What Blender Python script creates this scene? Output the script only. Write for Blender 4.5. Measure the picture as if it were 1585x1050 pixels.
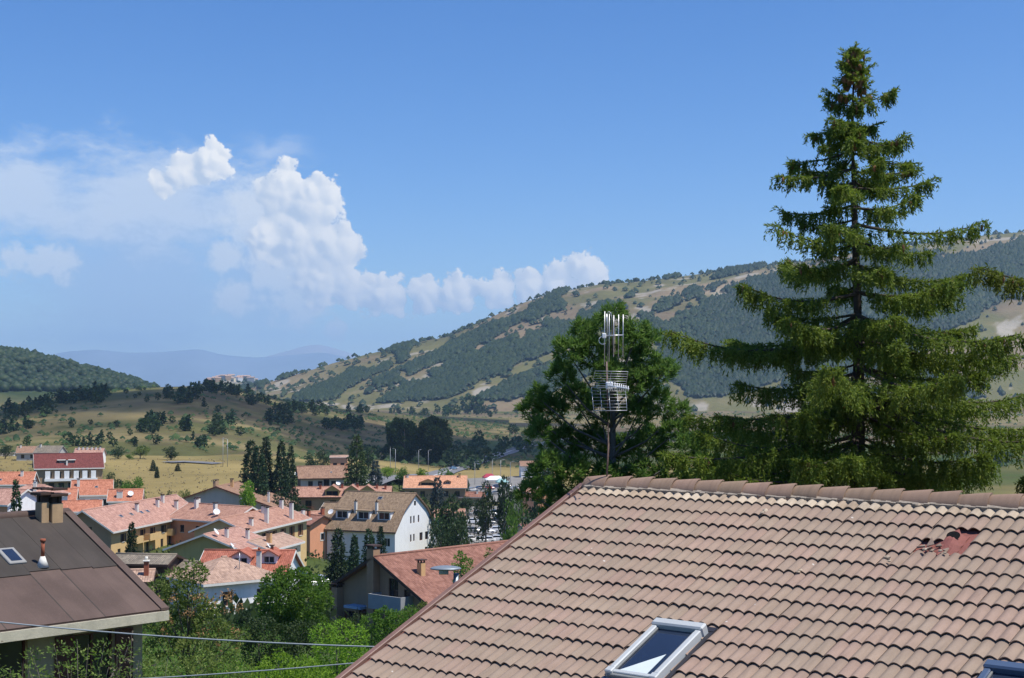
import bpy, bmesh, math, random
import numpy as np
from mathutils import Vector, Matrix
R = math.radians
for o in list(bpy.data.objects): bpy.data.objects.remove(o)
sc = bpy.context.scene
col = sc.collection

# ------------------------------------------------------------------ camera
FPX, HOR, W0, H0 = 2350.0, 600.0, 1585.0, 1050.0     # focal length in photo pixels, eye-level row
CZ = 40.0                                            # eye height over the valley floor
TH = math.atan((HOR - H0/2)/FPX)
cam = bpy.data.cameras.new('camera'); cam.sensor_width = 23.6; cam.lens = FPX/W0*23.6
cam.clip_start = 0.1; cam.clip_end = 90000
camo = bpy.data.objects.new('camera', cam); col.objects.link(camo)
camo.location = (0, 0, CZ); camo.rotation_euler = (math.pi/2 + TH, 0, 0)
sc.camera = camo
# ------------------------------------------------------------------ sky, sun, exposure
SUN_AZ, SUN_EL = R(112), R(65)                        # clockwise from the view direction
SUN = Vector((math.sin(SUN_AZ)*math.cos(SUN_EL), math.cos(SUN_AZ)*math.cos(SUN_EL), math.sin(SUN_EL)))
world = bpy.data.worlds.new('World'); sc.world = world; world.use_nodes = True
wn = world.node_tree; wn.nodes.clear()
sky = wn.nodes.new('ShaderNodeTexSky'); sky.sky_type = 'NISHITA'; sky.sun_disc = False
sky.sun_elevation = SUN_EL; sky.sun_rotation = SUN_AZ
sky.altitude = 1300; sky.air_density = 1.0; sky.dust_density = 0.0; sky.ozone_density = 5.0
bg = wn.nodes.new('ShaderNodeBackground'); bg.inputs['Strength'].default_value = 0.14
wo = wn.nodes.new('ShaderNodeOutputWorld')
hs = wn.nodes.new('ShaderNodeHueSaturation'); hs.inputs['Saturation'].default_value = 1.27; hs.inputs['Hue'].default_value = .51; hs.inputs['Value'].default_value = .79
wn.links.new(sky.outputs[0], hs.inputs['Color']); wn.links.new(bg.outputs[0], wo.inputs['Surface'])
wn.links.new(hs.outputs[0], bg.inputs['Color'])
sl = bpy.data.lights.new('sun', 'SUN'); sl.energy = 4.8; sl.angle = R(0.53); sl.color = (1.0, 0.95, 0.87)
so = bpy.data.objects.new('sun', sl); col.objects.link(so)
so.rotation_euler = SUN.to_track_quat('Z', 'Y').to_euler(); so.location = (60, 0, 120)
sc.view_settings.view_transform = 'Standard'; sc.view_settings.look = 'None'
sc.view_settings.exposure = 0.35; sc.view_settings.gamma = 1.0
sc.view_settings.use_curve_mapping = False
sc.render.engine = 'CYCLES'
cy = sc.cycles
cy.max_bounces = 6; cy.diffuse_bounces = 3; cy.glossy_bounces = 2; cy.transmission_bounces = 3
cy.transparent_max_bounces = 12; cy.volume_bounces = 2
cy.use_denoising = True
cy.caustics_reflective = False; cy.caustics_refractive = False

# ------------------------------------------------------------------ helpers
def P(px, py, D):
    """world point on the ray through photo pixel (px, py), at forward distance D"""
    a = (px - W0/2)/FPX; b = -(py - H0/2)/FPX
    c, s = math.cos(TH), math.sin(TH)
    fy = c - b*s; fz = s + b*c
    k = D/fy
    return Vector((a*k, D, CZ + fz*k))
def PX(x, y, z):
    """photo pixel of a world point"""
    c, s = math.cos(TH), math.sin(TH); z = z - CZ
    zc = y*c + z*s; yc = -y*s + z*c
    return W0/2 + FPX*x/zc, H0/2 - FPX*yc/zc
def hashn(ix, iy, seed=0):
    n = (ix.astype(np.int64)*374761393 + iy.astype(np.int64)*668265263 + seed*974711) & 0xffffffff
    n = ((n ^ (n >> 13))*1274126177) & 0xffffffff
    return ((n ^ (n >> 16)) & 0xffff)/65535.0
def vnoise(x, y, seed=0):
    x = np.asarray(x, float); y = np.asarray(y, float)
    ix = np.floor(x); iy = np.floor(y); fx = x-ix; fy = y-iy
    fx = fx*fx*(3-2*fx); fy = fy*fy*(3-2*fy)
    a = hashn(ix, iy, seed); b = hashn(ix+1, iy, seed); c = hashn(ix, iy+1, seed); d = hashn(ix+1, iy+1, seed)
    return (a*(1-fx)+b*fx)*(1-fy) + (c*(1-fx)+d*fx)*fy
def fbm(x, y, seed=0, oct=4):
    t = 0; a = .5; s = 0
    for o in range(oct):
        t = t + a*vnoise(np.asarray(x)*2**o, np.asarray(y)*2**o, seed+o*7); s += a; a *= .5
    return t/s
def sstep(a, b, x):
    t = np.clip((np.asarray(x, float)-a)/(b-a), 0, 1); return t*t*(3-2*t)

def tag(o, label=None, cat=None, group=None, kind=None):
    if label: o['label'] = label
    if cat: o['category'] = cat
    if group: o['group'] = group
    if kind: o['kind'] = kind
    return o
def empty(name, loc, rz=0):
    o = bpy.data.objects.new(name, None); col.objects.link(o)
    o.location = loc; o.rotation_euler = (0, 0, rz); o.empty_display_size = .3
    return o
def link(name, me, parent=None, loc=None):
    o = bpy.data.objects.new(name, me); col.objects.link(o)
    if parent is not None: o.parent = parent
    if loc is not None: o.location = loc
    return o
def np_mesh(name, V, F, m=None, smooth=False, mat_idx=None):
    """V (n,3); F (m,k) with one k"""
    V = np.asarray(V, np.float32); F = np.asarray(F, np.int32)
    me = bpy.data.meshes.new(name); k = F.shape[1]
    me.vertices.add(len(V)); me.vertices.foreach_set('co', V.ravel())
    me.loops.add(F.size); me.loops.foreach_set('vertex_index', F.ravel())
    me.polygons.add(len(F))
    me.polygons.foreach_set('loop_start', np.arange(0, F.size, k, dtype=np.int32))
    me.polygons.foreach_set('loop_total', np.full(len(F), k, np.int32))
    if smooth: me.polygons.foreach_set('use_smooth', np.ones(len(F), bool))
    if m is not None:
        for q in (m if isinstance(m, (list, tuple)) else [m]): me.materials.append(q)
    if mat_idx is not None: me.polygons.foreach_set('material_index', np.asarray(mat_idx, np.int32))
    me.update(calc_edges=True); me.validate()
    return me
class MB:
    """collects pieces of one part"""
    def __init__(s): s.v = []; s.f = []; s.uv = []; s.sm = []; s.hasuv = False
    def face(s, pts, uv=None, smooth=False):
        n = len(s.v); s.v += [tuple(p) for p in pts]; s.f.append(tuple(range(n, n+len(pts))))
        s.uv.append(uv); s.sm.append(smooth)
        if uv: s.hasuv = True
    def box(s, x0, x1, y0, y1, z0, z1, bev=0, M=None):
        bm = bmesh.new(); bmesh.ops.create_cube(bm, size=1)
        for v in bm.verts: v.co = ((x0+x1)/2+v.co.x*(x1-x0), (y0+y1)/2+v.co.y*(y1-y0), (z0+z1)/2+v.co.z*(z1-z0))
        if bev: bmesh.ops.bevel(bm, geom=bm.edges[:], offset=bev, segments=1, affect='EDGES')
        s.add_bm(bm, M)
    def add_bm(s, bm, M=None, smooth=False):
        if M is not None: bmesh.ops.transform(bm, matrix=M, verts=bm.verts)
        n = len(s.v); bm.verts.ensure_lookup_table(); bm.verts.index_update()
        s.v += [tuple(v.co) for v in bm.verts]
        for f in bm.faces: s.f.append(tuple(n+v.index for v in f.verts)); s.uv.append(None); s.sm.append(smooth)
        bm.free()
    def tube(s, pts, r, n=6, cap=True, smooth=True):
        """r: a radius or one per point"""
        pts = [Vector(p) for p in pts]; rs = r if isinstance(r, (list, tuple)) else [r]*len(pts)
        base = len(s.v); up = Vector((0, 0, 1))
        for i, p in enumerate(pts):
            d = (pts[min(i+1, len(pts)-1)]-pts[max(i-1, 0)]).normalized()
            a = d.cross(up)
            if a.length < 1e-3: a = d.cross(Vector((1, 0, 0)))
            a.normalize(); b = d.cross(a)
            for k in range(n):
                t = 2*math.pi*k/n
                s.v.append(tuple(p + (a*math.cos(t)+b*math.sin(t))*rs[i]))
        for i in range(len(pts)-1):
            for k in range(n):
                q = base+i*n+k; q2 = base+i*n+(k+1) % n
                s.f.append((q, q2, q2+n, q+n)); s.uv.append(None); s.sm.append(smooth)
        if cap:
            s.f.append(tuple(base+k for k in range(n))[::-1]); s.uv.append(None); s.sm.append(False)
            e = base+(len(pts)-1)*n
            s.f.append(tuple(e+k for k in range(n))); s.uv.append(None); s.sm.append(False)
    def mesh(s, name, m):
        me = bpy.data.meshes.new(name); me.from_pydata(s.v, [], s.f)
        if m is not None: me.materials.append(m)
        me.polygons.foreach_set('use_smooth', s.sm)
        if s.hasuv:
            l = me.uv_layers.new(name='UVMap'); i = 0
            for f, uv in zip(s.f, s.uv):
                for k in range(len(f)):
                    l.data[i].uv = uv[k] if uv else (0, 0); i += 1
        me.update(); return me
    def build(s, name, m, parent=None, loc=None):
        return link(name, s.mesh(name, m), parent, loc)
def copy_tree(o, parent=None):
    c = o.copy(); col.objects.link(c)
    if parent is not None:
        c.parent = parent; c.matrix_parent_inverse = o.matrix_parent_inverse.copy()
    for ch in list(o.children): copy_tree(ch, c)
    return c

# ------------------------------------------------------------------ materials
class NT:
    def __init__(s, name):
        s.m = bpy.data.materials.new(name); s.m.use_nodes = True; s.t = s.m.node_tree; s.t.nodes.clear()
        s.out = s.n('ShaderNodeOutputMaterial')
    def n(s, typ, **kw):
        nd = s.t.nodes.new(typ)
        for k, v in kw.items():
            if hasattr(nd, k): setattr(nd, k, v)
            else: nd.inputs[k].default_value = v
        return nd
    def l(s, a, b): s.t.links.new(a, b)
    def bsdf(s, rough=.8, spec=.3, metal=0.0):
        b = s.n('ShaderNodeBsdfPrincipled'); b.inputs['Roughness'].default_value = rough
        b.inputs['Specular IOR Level'].default_value = spec; b.inputs['Metallic'].default_value = metal
        s.l(b.outputs[0], s.out.inputs['Surface']); return b
    def math(s, op, a, b=None, c=None):
        m = s.n('ShaderNodeMath', operation=op)
        for i, x in enumerate((a, b, c)):
            if x is None: continue
            if isinstance(x, (int, float)): m.inputs[i].default_value = x
            else: s.l(x, m.inputs[i])
        return m.outputs[0]
    def mix(s, fac, a, b, typ='MIX'):
        m = s.n('ShaderNodeMix', data_type='RGBA', blend_type=typ)
        for i, x in ((0, fac), (6, a), (7, b)):
            if isinstance(x, (int, float)): m.inputs[i].default_value = x
            elif isinstance(x, tuple): m.inputs[i].default_value = (*x[:3], 1)
            else: s.l(x, m.inputs[i])
        return m.outputs[2]
    def noise(s, scale, detail=3, rough=.55, vec=None, dim=None):
        nd = s.n('ShaderNodeTexNoise'); nd.inputs['Scale'].default_value = scale
        nd.inputs['Detail'].default_value = detail; nd.inputs['Roughness'].default_value = rough
        if vec is not None: s.l(vec, nd.inputs['Vector'])
        return nd.outputs['Fac']
    def ramp(s, fac, stops):
        r = s.n('ShaderNodeValToRGB'); e = r.color_ramp.elements
        while len(e) < len(stops): e.new(.5)
        for el, (p, c) in zip(e, stops): el.position = p; el.color = (*c, 1) if isinstance(c, tuple) else (c, c, c, 1)
        s.l(fac, r.inputs[0]); return r.outputs[0]
    def bump(s, h, b, strength=.3, dist=.05):
        nd = s.n('ShaderNodeBump'); nd.inputs['Strength'].default_value = strength; nd.inputs['Distance'].default_value = dist
        s.l(h, nd.inputs['Height']); s.l(nd.outputs[0], b.inputs['Normal'])
    def pos(s):
        return s.n('ShaderNodeNewGeometry').outputs['Position']
    def objc(s):
        return s.n('ShaderNodeTexCoord').outputs['Object']
def srgb(r, g, b):
    f = lambda c: ((c/255+.055)/1.055)**2.4 if c > 10 else c/255/12.92
    return (f(r), f(g), f(b))
MATS = {}
def plain(name, c, rough=.75, var=.18, scale=2.5, bump=.15, bscale=30, metal=0, spec=.3, dirt=0):
    """weathered single-colour surface: broad blotches, fine grain"""
    if name in MATS: return MATS[name]
    t = NT(name); b = t.bsdf(rough, spec, metal)
    p = t.pos()
    n1 = t.noise(scale, 4, .6, p); n2 = t.noise(scale*9, 3, .6, p)
    f = t.math('ADD', t.math('MULTIPLY', n1, .7), t.math('MULTIPLY', n2, .3))
    lo = tuple(x*(1-var) for x in c); hi = tuple(min(1, x*(1+var)) for x in c)
    cc = t.ramp(f, [(.3, lo), (.7, hi)])
    if dirt:
        sp = t.n('ShaderNodeMapping'); sp.inputs['Scale'].default_value = (1.2, 1.2, .12); t.l(p, sp.inputs[0])
        dn = t.noise(1.6, 5, .65, sp.outputs[0])
        cc = t.mix(t.ramp(dn, [(.5, 0), (.8, dirt)]), cc, tuple(x*.45 for x in c))
    t.l(cc, b.inputs['Base Color'])
    if bump: t.bump(t.noise(bscale, 3, .6, p), b, bump, .02)
    MATS[name] = t.m; return t.m
# ------------------------------------------------------------------ sky backdrop: thin cloud layers 60 km out, laid out by compass bearing and elevation (degrees)
skm = bpy.data.materials.new('sky_clouds'); skm.use_nodes = True; wn = skm.node_tree; wn.nodes.clear()
def bear(px, py):
    a = (px-W0/2)/FPX; b = -(py-H0/2)/FPX; y = math.cos(TH)-b*math.sin(TH); z = math.sin(TH)+b*math.cos(TH)
    return math.degrees(math.atan2(a, y)), math.degrees(math.atan2(z, math.hypot(a, y)))
DPX = math.degrees(1/FPX)
def wN(t, **kw):
    n = wn.nodes.new(t)
    for k, v in kw.items(): setattr(n, k, v)
    return n
def wM(op, *args):
    n = wN('ShaderNodeMath', operation=op)
    for i, x in enumerate(args):
        if isinstance(x, (int, float)): n.inputs[i].default_value = x
        else: wn.links.new(x, n.inputs[i])
    return n.outputs[0]
def wV(op, *args):
    n = wN('ShaderNodeVectorMath', operation=op)
    for i, x in enumerate(args):
        if isinstance(x, (tuple, list)): n.inputs[i].default_value = x
        elif isinstance(x, (int, float)): n.inputs['Scale'].default_value = x
        else: wn.links.new(x, n.inputs[i])
    return n.outputs['Value'] if op in ('LENGTH', 'DISTANCE') else n.outputs[0]
def wNoise(vec, scale, detail, rough, color=False):
    n = wN('ShaderNodeTexNoise'); n.inputs['Scale'].default_value = scale; n.inputs['Detail'].default_value = detail; n.inputs['Roughness'].default_value = rough
    wn.links.new(vec, n.inputs['Vector']); return n.outputs['Color' if color else 'Fac']
def wStep(x, lo, hi):
    n = wN('ShaderNodeMapRange', interpolation_type='SMOOTHSTEP'); n.inputs['From Min'].default_value = lo; n.inputs['From Max'].default_value = hi
    wn.links.new(x, n.inputs['Value']); return n.outputs['Result']
tcw = wN('ShaderNodeNewGeometry'); sx = wN('ShaderNodeSeparateXYZ'); wn.links.new(wV('NORMALIZE', wV('SUBTRACT', tcw.outputs['Position'], (0, 0, CZ))), sx.inputs[0])
az = wM('MULTIPLY', wM('ARCTAN2', sx.outputs[0], sx.outputs[1]), 57.29578); el = wM('MULTIPLY', wM('ARCSINE', sx.outputs[2]), 57.29578)
cq = wN('ShaderNodeCombineXYZ'); wn.links.new(az, cq.inputs[0]); wn.links.new(el, cq.inputs[1]); Q0 = cq.outputs[0]
warp = wV('SCALE', wV('SUBTRACT', wNoise(Q0, .9, 3, .6, True), (.5, .5, .5)), .8)
Qw = wV('ADD', Q0, warp)
def field(vec, lobes):
    f = None
    for (x, y, r) in lobes:
        a_, e_ = bear(x, y)
        v = wM('MULTIPLY_ADD', wV('DISTANCE', vec, (a_, e_, 0)), -1/(r*DPX), 1.0)
        f = v if f is None else wM('SMOOTH_MAX', f, v, .22)
    return f
CUM = [(440, 296, 40), (488, 318, 46), (470, 365, 56), (524, 388, 40), (412, 366, 32), (500, 432, 46), (548, 447, 34), (600, 455, 34), (655, 455, 30), (712, 453, 32), (770, 451, 30), (822, 445, 28), (866, 438, 32), (908, 424, 36),
       (328, 251, 30), (285, 262, 27), (248, 284, 21)]
SOFT = [(440, 410, 75), (400, 340, 60), (470, 470, 46), (25, 394, 26), (62, 405, 30), (98, 414, 26), (350, 400, 28), (360, 462, 32), (518, 512, 20)]
dvec = (.42, .34, 0)                       # towards the sun on the sky
def puffs(vec):
    vo = wN('ShaderNodeTexVoronoi', feature='SMOOTH_F1'); vo.inputs['Scale'].default_value = 1.7; vo.inputs['Smoothness'].default_value = .35
    wn.links.new(vec, vo.inputs['Vector']); return vo.outputs['Distance']
bq = wV('ADD', Q0, wV('SCALE', warp, .9)); p0 = puffs(bq); p1 = puffs(wV('ADD', bq, (.10, .09, 0)))
n0 = wNoise(Q0, 1.6, 7, .66)
def dens(vec): return field(wV('ADD', vec, warp), CUM)
F0 = dens(Q0); F1 = dens(wV('ADD', Q0, dvec))
rough0 = wM('ADD', wM('MULTIPLY', wM('SUBTRACT', .66, p0), .5), wM('MULTIPLY', wM('SUBTRACT', n0, .5), 1.7))
a_c = wStep(wM('ADD', F0, rough0), -.02, .17)
S0 = field(Qw, SOFT); a_s = wM('MULTIPLY', wStep(wM('ADD', S0, wM('MULTIPLY', rough0, 1.2)), -.1, .6), .75)
# broad veils: bank, hanging rain veil, wisps; fair-weather clouds round the rest of the horizon
mpv = wN('ShaderNodeMapping'); mpv.inputs['Scale'].default_value = (.32, .95, 1); wn.links.new(Qw, mpv.inputs[0])
nv = wNoise(mpv.outputs[0], 1.1, 5, .62)
def stretched(k):
    c = wN('ShaderNodeMapping'); c.inputs['Scale'].default_value = (1, k, 1); wn.links.new(Qw, c.inputs[0]); return c.outputs[0]
def sfield(lobes, k, d=.25):
    f = None; vec = stretched(k)
    for (x, y, r) in lobes:
        a_, e_ = bear(x, y); v = wM('MULTIPLY_ADD', wV('DISTANCE', vec, (a_, e_*k, 0)), -1/(r*DPX), 1.0)
        f = v if f is None else wM('SMOOTH_MAX', f, v, d)
    return f
VEIL = [(20, 304, 190), (230, 306, 210), (390, 312, 120), (-190, 315, 190)]
THIN = [(210, 440, 200), (400, 440, 140)]; WISP = [(415, 232, 95)]
nvv = wM('SUBTRACT', nv, .5)
a_v = wM('MULTIPLY', wStep(wM('ADD', sfield(VEIL, 2.3), wM('MULTIPLY', nvv, 1.9)), -.2, .75), .88)
a_t = wM('MULTIPLY', wStep(wM('ADD', sfield(THIN, 1.25), wM('MULTIPLY', nvv, 1.0)), -.1, .8), .66)
a_w = wM('MULTIPLY', wStep(wM('ADD', sfield(WISP, 3.2), wM('MULTIPLY', nvv, 1.8)), .0, 1.1), .6)
mpg = wN('ShaderNodeMapping'); mpg.inputs['Scale'].default_value = (.035, .11, 1); wn.links.new(Qw, mpg.inputs[0])
rest = wM('MULTIPLY', wStep(wM("ABSOLUTE", az), 24, 40), wM('MULTIPLY', wStep(el, 2, 9), wM('SUBTRACT', 1, wStep(el, 22, 60))))
a_g = wM('MULTIPLY', wStep(wNoise(mpg.outputs[0], 1.0, 5, .6), .55, .70), rest)
lit = wM('ADD', .46, wM('ADD', wM('MULTIPLY', wM('SUBTRACT', F0, F1), .62), wM('MULTIPLY', wM('SUBTRACT', p1, p0), 1.7)))
lit = wM('MINIMUM', wM('MAXIMUM', lit, 0.0), 1.0)
CB = 6.7*.13                               # brightness of sunlit cloud, painted as emission
def wMix(f, a, b):
    n = wN('ShaderNodeMix', data_type='RGBA')
    for i, x in ((0, f), (6, a), (7, b)):
        if isinstance(x, (int, float)): n.inputs[i].default_value = x
        elif isinstance(x, tuple): n.inputs[i].default_value = (*x, 1)
        else: wn.links.new(x, n.inputs[i])
    return n.outputs[2]
c_cum = wMix(lit, (CB*.54, CB*.63, CB*.76), (CB*1.0, CB*.985, CB*.95))  # sun side and shaded side of the puffs painted into their colour
sh = wN('ShaderNodeBsdfTransparent').outputs[0]
for a_, c_ in ((a_t, (CB*.42, CB*.55, CB*.78)), (a_v, (CB*.64, CB*.73, CB*.86)), (a_w, (CB*.62, CB*.71, CB*.86)), (a_g, (CB*.85, CB*.87, CB*.9)), (a_s, (CB*.76, CB*.81, CB*.87)), (a_c, c_cum)):
    em = wN('ShaderNodeEmission')
    if isinstance(c_, tuple): em.inputs[0].default_value = (*c_, 1)
    else: wn.links.new(c_, em.inputs[0])
    mx = wN('ShaderNodeMixShader'); wn.links.new(a_, mx.inputs[0]); wn.links.new(sh, mx.inputs[1]); wn.links.new(em.outputs[0], mx.inputs[2]); sh = mx.outputs[0]
skm.cycles.emission_sampling = 'NONE'
wo2 = wN('ShaderNodeOutputMaterial'); wn.links.new(sh, wo2.inputs['Surface'])
skA = np.radians(np.arange(-45, 45.1, 3)); skE = np.radians(np.arange(0, 30.1, 3)); SR = 60000.0
A_, E_ = np.meshgrid(skA, skE); skV = np.stack([np.sin(A_)*np.cos(E_), np.cos(A_)*np.cos(E_), np.sin(E_)], -1).reshape(-1, 3)*SR+np.array([0, 0, CZ])
ki = np.arange(A_.size).reshape(A_.shape)
tag(link('sky', np_mesh('sky', skV, np.stack([ki[:-1, :-1], ki[:-1, 1:], ki[1:, 1:], ki[1:, :-1]], -1).reshape(-1, 4), skm, True)), kind='structure')
# ------------------------------------------------------------------ terrain
GC = np.array([-300, 150, 350, 550, 700, 850, 2000.0])
GD = np.array([0, 20, 40, 60, 80, 105, 130, 170, 200, 250, 300, 350, 400, 450, 520, 620, 800, 1000, 1e6])
GZ = np.array([
 [-9,-9.5,-11,-12.5,-14.5,-17,-20,-24,-26,-29,-27,-26.5,-27,-26,-25,-26,-32,-38,-38],
 [-9,-9.5,-11,-12.5,-14.5,-17,-20,-24,-26,-29,-27,-26.5,-26.5,-26,-25,-26,-32,-38,-38],
 [-9,-9.5,-11,-12.5,-15,-17,-20.5,-24.5,-26,-28.5,-27,-26.5,-26,-26,-25.5,-27,-33,-38,-38],
 [-9,-9.5,-11,-13,-15.5,-18,-21,-25,-28,-32,-33,-30,-27,-26.5,-28,-31,-37,-38,-38],
 [-9,-9.5,-11,-13,-15.5,-18,-21,-25.5,-28.5,-33,-35,-34,-32,-33,-36,-38,-38,-38,-38],
 [-9,-9.5,-11,-13,-15.5,-18.5,-22,-27,-30,-34,-37,-38,-38,-38,-38,-38,-38,-38,-38],
 [-9,-9.5,-11,-13,-15.5,-18.5,-22,-27,-30,-34,-37,-38,-38,-38,-38,-38,-38,-38,-38]], float)
def ground_z(x, y):
    x = np.asarray(x, float); y = np.asarray(y, float)
    shp = np.broadcast(x, y).shape
    x = np.broadcast_to(x, shp).ravel(); y = np.broadcast_to(y, shp).ravel()
    D = np.clip(y, 0, 9e5); px = np.clip(W0/2 + FPX*x/np.maximum(y, 30), GC[0], GC[-1])
    rows = np.stack([np.interp(D, GD, z) for z in GZ], 0)
    k = np.clip(np.searchsorted(GC, px)-1, 0, len(GC)-2)
    t = (px-GC[k])/(GC[k+1]-GC[k]); t = t*t*(3-2*t)
    ii = np.arange(len(k))
    z = rows[k, ii]*(1-t) + rows[k+1, ii]*t
    amp = np.clip((y-25)/300, 0, 1)
    z = z + amp*1.2*(fbm(x/60, y/60, 3)-.5) + np.clip((y-900)/800, 0, 1)*6*(fbm(x/260, y/260, 5, 3)-.5)
    return (z + CZ).reshape(shp)
def gz(x, y): return float(ground_z(np.array([x]), np.array([y]))[0])
def on_ground(px, D, dz=0):
    x = (px-W0/2)/FPX*D
    # small tilt correction
    for _ in range(3):
        z = gz(x, D); q = PX(x, D, z)[0]; x += (px-q)/FPX*D
    return Vector((x, D, gz(x, D)+dz))

DRY = np.array(srgb(142, 128, 88)); GOLD = np.array(srgb(160, 142, 92)); GRASS = np.array(srgb(80, 94, 46))
OLIVE = np.array(srgb(104, 104, 62)); TANP = np.array(srgb(146, 128, 102)); BROWN = np.array(srgb(106, 92, 70)); FOR = np.array(srgb(46, 58, 36))
ROCK = np.array(srgb(176, 168, 156)); FIELDG = np.array(srgb(84, 100, 58))
for _c in (DRY, GOLD, GRASS, OLIVE, TANP, BROWN, FIELDG): _c *= .74
ROCK *= .85
def set_col(me, C):
    a = me.color_attributes.new('Col', 'FLOAT_COLOR', 'POINT')
    a.data.foreach_set('color', np.concatenate([C, np.ones((len(C), 1))], 1).astype(np.float32).ravel())
def mixc(a, b, t):
    t = np.clip(np.asarray(t, float), 0, 1)[:, None]; return a*(1-t)+b*t
def terrain_mat(name, s1, s2, bump=.4, bd=.3):
    t = NT(name); b = t.bsdf(.95, .1)
    at = t.n('ShaderNodeAttribute', attribute_name='Col')
    p = t.pos(); n1 = t.noise(s1, 5, .65, p); n2 = t.noise(s2, 4, .7, p)
    v = t.ramp(t.math('ADD', t.math('MULTIPLY', n1, .55), t.math('MULTIPLY', n2, .45)), [(.3, .5), (.5, 1.0), (.7, 1.45)])
    c = t.mix(1.0, at.outputs['Color'], v, 'MULTIPLY')
    h = t.mix(t.ramp(n2, [(.45, 0), (.65, .35)]), c, (.05, .065, .025))
    t.l(h, b.inputs['Base Color']); t.bump(n2, b, bump, bd)
    return t.m
MT_GROUND = terrain_mat('ground_grass', .02, .9)
MT_HILL = terrain_mat('hill_grass', .012, .12, .5, 1.2)
MT_MOUNT = terrain_mat('mountain_grass', .006, .06, .6, 2.5)
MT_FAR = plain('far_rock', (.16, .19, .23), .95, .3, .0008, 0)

# ground: one polar sheet out to the horizon
ang = np.concatenate([np.arange(-180, -27, 4.5), np.arange(-27, 27.01, .3), np.arange(31.5, 180.1, 4.5)])
ang = np.radians(ang)
rad = np.concatenate([[1.0], np.geomspace(4, 1200, 240), np.geomspace(1260, 32000, 66)])
A, RR = np.meshgrid(ang, rad)
gx = (np.sin(A)*RR).ravel(); gy = (np.cos(A)*RR).ravel(); gzv = ground_z(gx, gy)
gpx = np.clip(W0/2+FPX*gx/np.maximum(gy, 20), -3000, 5000)
na, nr = len(ang), len(rad)
idx = np.arange(na*nr).reshape(nr, na)
GF = np.stack([idx[:-1, :-1], idx[:-1, 1:], idx[1:, 1:], idx[1:, :-1]], -1).reshape(-1, 4)[:, ::-1]
me = np_mesh('ground', np.stack([gx, gy, gzv], 1), GF, MT_GROUND, True)
n1 = fbm(gx/35, gy/35, 11); n2 = fbm(gx/140, gy/90, 12)
C = mixc(np.tile(GRASS, (len(gx), 1)), OLIVE, sstep(.4, .65, n1))
C = mixc(C, GOLD, sstep(300, 520, gy)*sstep(.34, .6, n2))
C = mixc(C, TANP*.8, sstep(700, 1100, gy)*sstep(.42, .58, n2))
C = mixc(C, BROWN, sstep(700, 900, gy)*sstep(.5, .62, n1)*.8)
gold = sstep(130, 200, gpx)*(1-sstep(395, 450, gpx))*sstep(305, 325, gy)*(1-sstep(520, 545, gy))
C = mixc(C, GOLD*1.02, gold*sstep(.15, .45, n1+.2))
gold2 = (1-sstep(45, 60, gpx))*sstep(405, 420, gy)*(1-sstep(540, 560, gy)); C = mixc(C, GOLD, gold2)
fg = np.exp(-((gpx-770)/75)**2)*sstep(850, 900, gy)*(1-sstep(1050, 1120, gy)); C = mixc(C, FIELDG, fg*1.3)
fl = sstep(700, 760, gpx)*sstep(1500, 1600, gy)*(1-sstep(2000, 2100, gy)); C = mixc(C, DRY*1.05, fl*.8)
set_col(me, C)
tag(link('ground', me), kind='structure')

def ruled_hill(name, cols, D0, D1, D2, m, nv=(60, 24), du=4, prof=1.2, noise=(0, 50, 1), zb=None, colf=None, seed=0):
    px = np.arange(cols[0][0], cols[-1][0]+.1, du); cy_ = np.interp(px, [c[0] for c in cols], [c[1] for c in cols])
    k = np.hanning(9); k /= k.sum(); cy_ = np.convolve(np.pad(cy_, 4, 'edge'), k, 'valid')
    d0 = np.interp(px, *zip(*D0)); d1 = np.interp(px, *zip(*D1)); d2 = np.interp(px, *zip(*D2))
    V = []
    vs = np.concatenate([np.linspace(0, 1, nv[0]), 1+np.linspace(0, 1, nv[1]+1)[1:]])
    zc = np.array([P(a, b, c).z for a, b, c in zip(px, cy_, d1)])
    for v in vs:
        if v <= 1:
            D = d0+(d1-d0)*v; s = np.sin(v*math.pi/2)**prof
        else:
            D = d1+(d2-d1)*(v-1); s = np.cos((v-1)*math.pi/2)**1.2 if v < 2 else 0
        x = (px-W0/2)/FPX*D
        zg = ground_z(x, D)-2.0
        z = zg+(zc-zg)*s
        a = noise[0]*math.sin(min(v, 1)*math.pi)**.6 if v < 1 else 0
        z = z + a*(fbm(x/noise[1], D/noise[1]*noise[2], seed, 4)-.5)*np.clip((zc-zg)/60, 0, 1)
        V.append(np.stack([x, D, z], 1))
    V = np.array(V); nr_, nc_ = V.shape[:2]; V = V.reshape(-1, 3)
    idx = np.arange(nr_*nc_).reshape(nr_, nc_)
    F = np.stack([idx[:-1, :-1], idx[:-1, 1:], idx[1:, 1:], idx[1:, :-1]], -1).reshape(-1, 4)
    me = np_mesh(name, V, F, m, True)
    pu, pv = PX(V[:, 0], V[:, 1], V[:, 2])
    vv = np.repeat(vs, nc_)
    if colf is not None: set_col(me, colf(V, pu, pv, vv))
    o = tag(link(name, me), kind='structure')
    return V.reshape(nr_, nc_, 3), vs, px
def surf_at(S, u, v):
    """bilinear point on a ruled hill: u in columns, v in rows"""
    nr_, nc_ = S.shape[:2]; u = np.clip(u, 0, nc_-1.001); v = np.clip(v, 0, nr_-1.001)
    i = u.astype(int); j = v.astype(int); fu = (u-i)[:, None]; fv = (v-j)[:, None]
    return (S[j, i]*(1-fu)+S[j, i+1]*fu)*(1-fv) + (S[j+1, i]*(1-fu)+S[j+1, i+1]*fu)*fv

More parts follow.
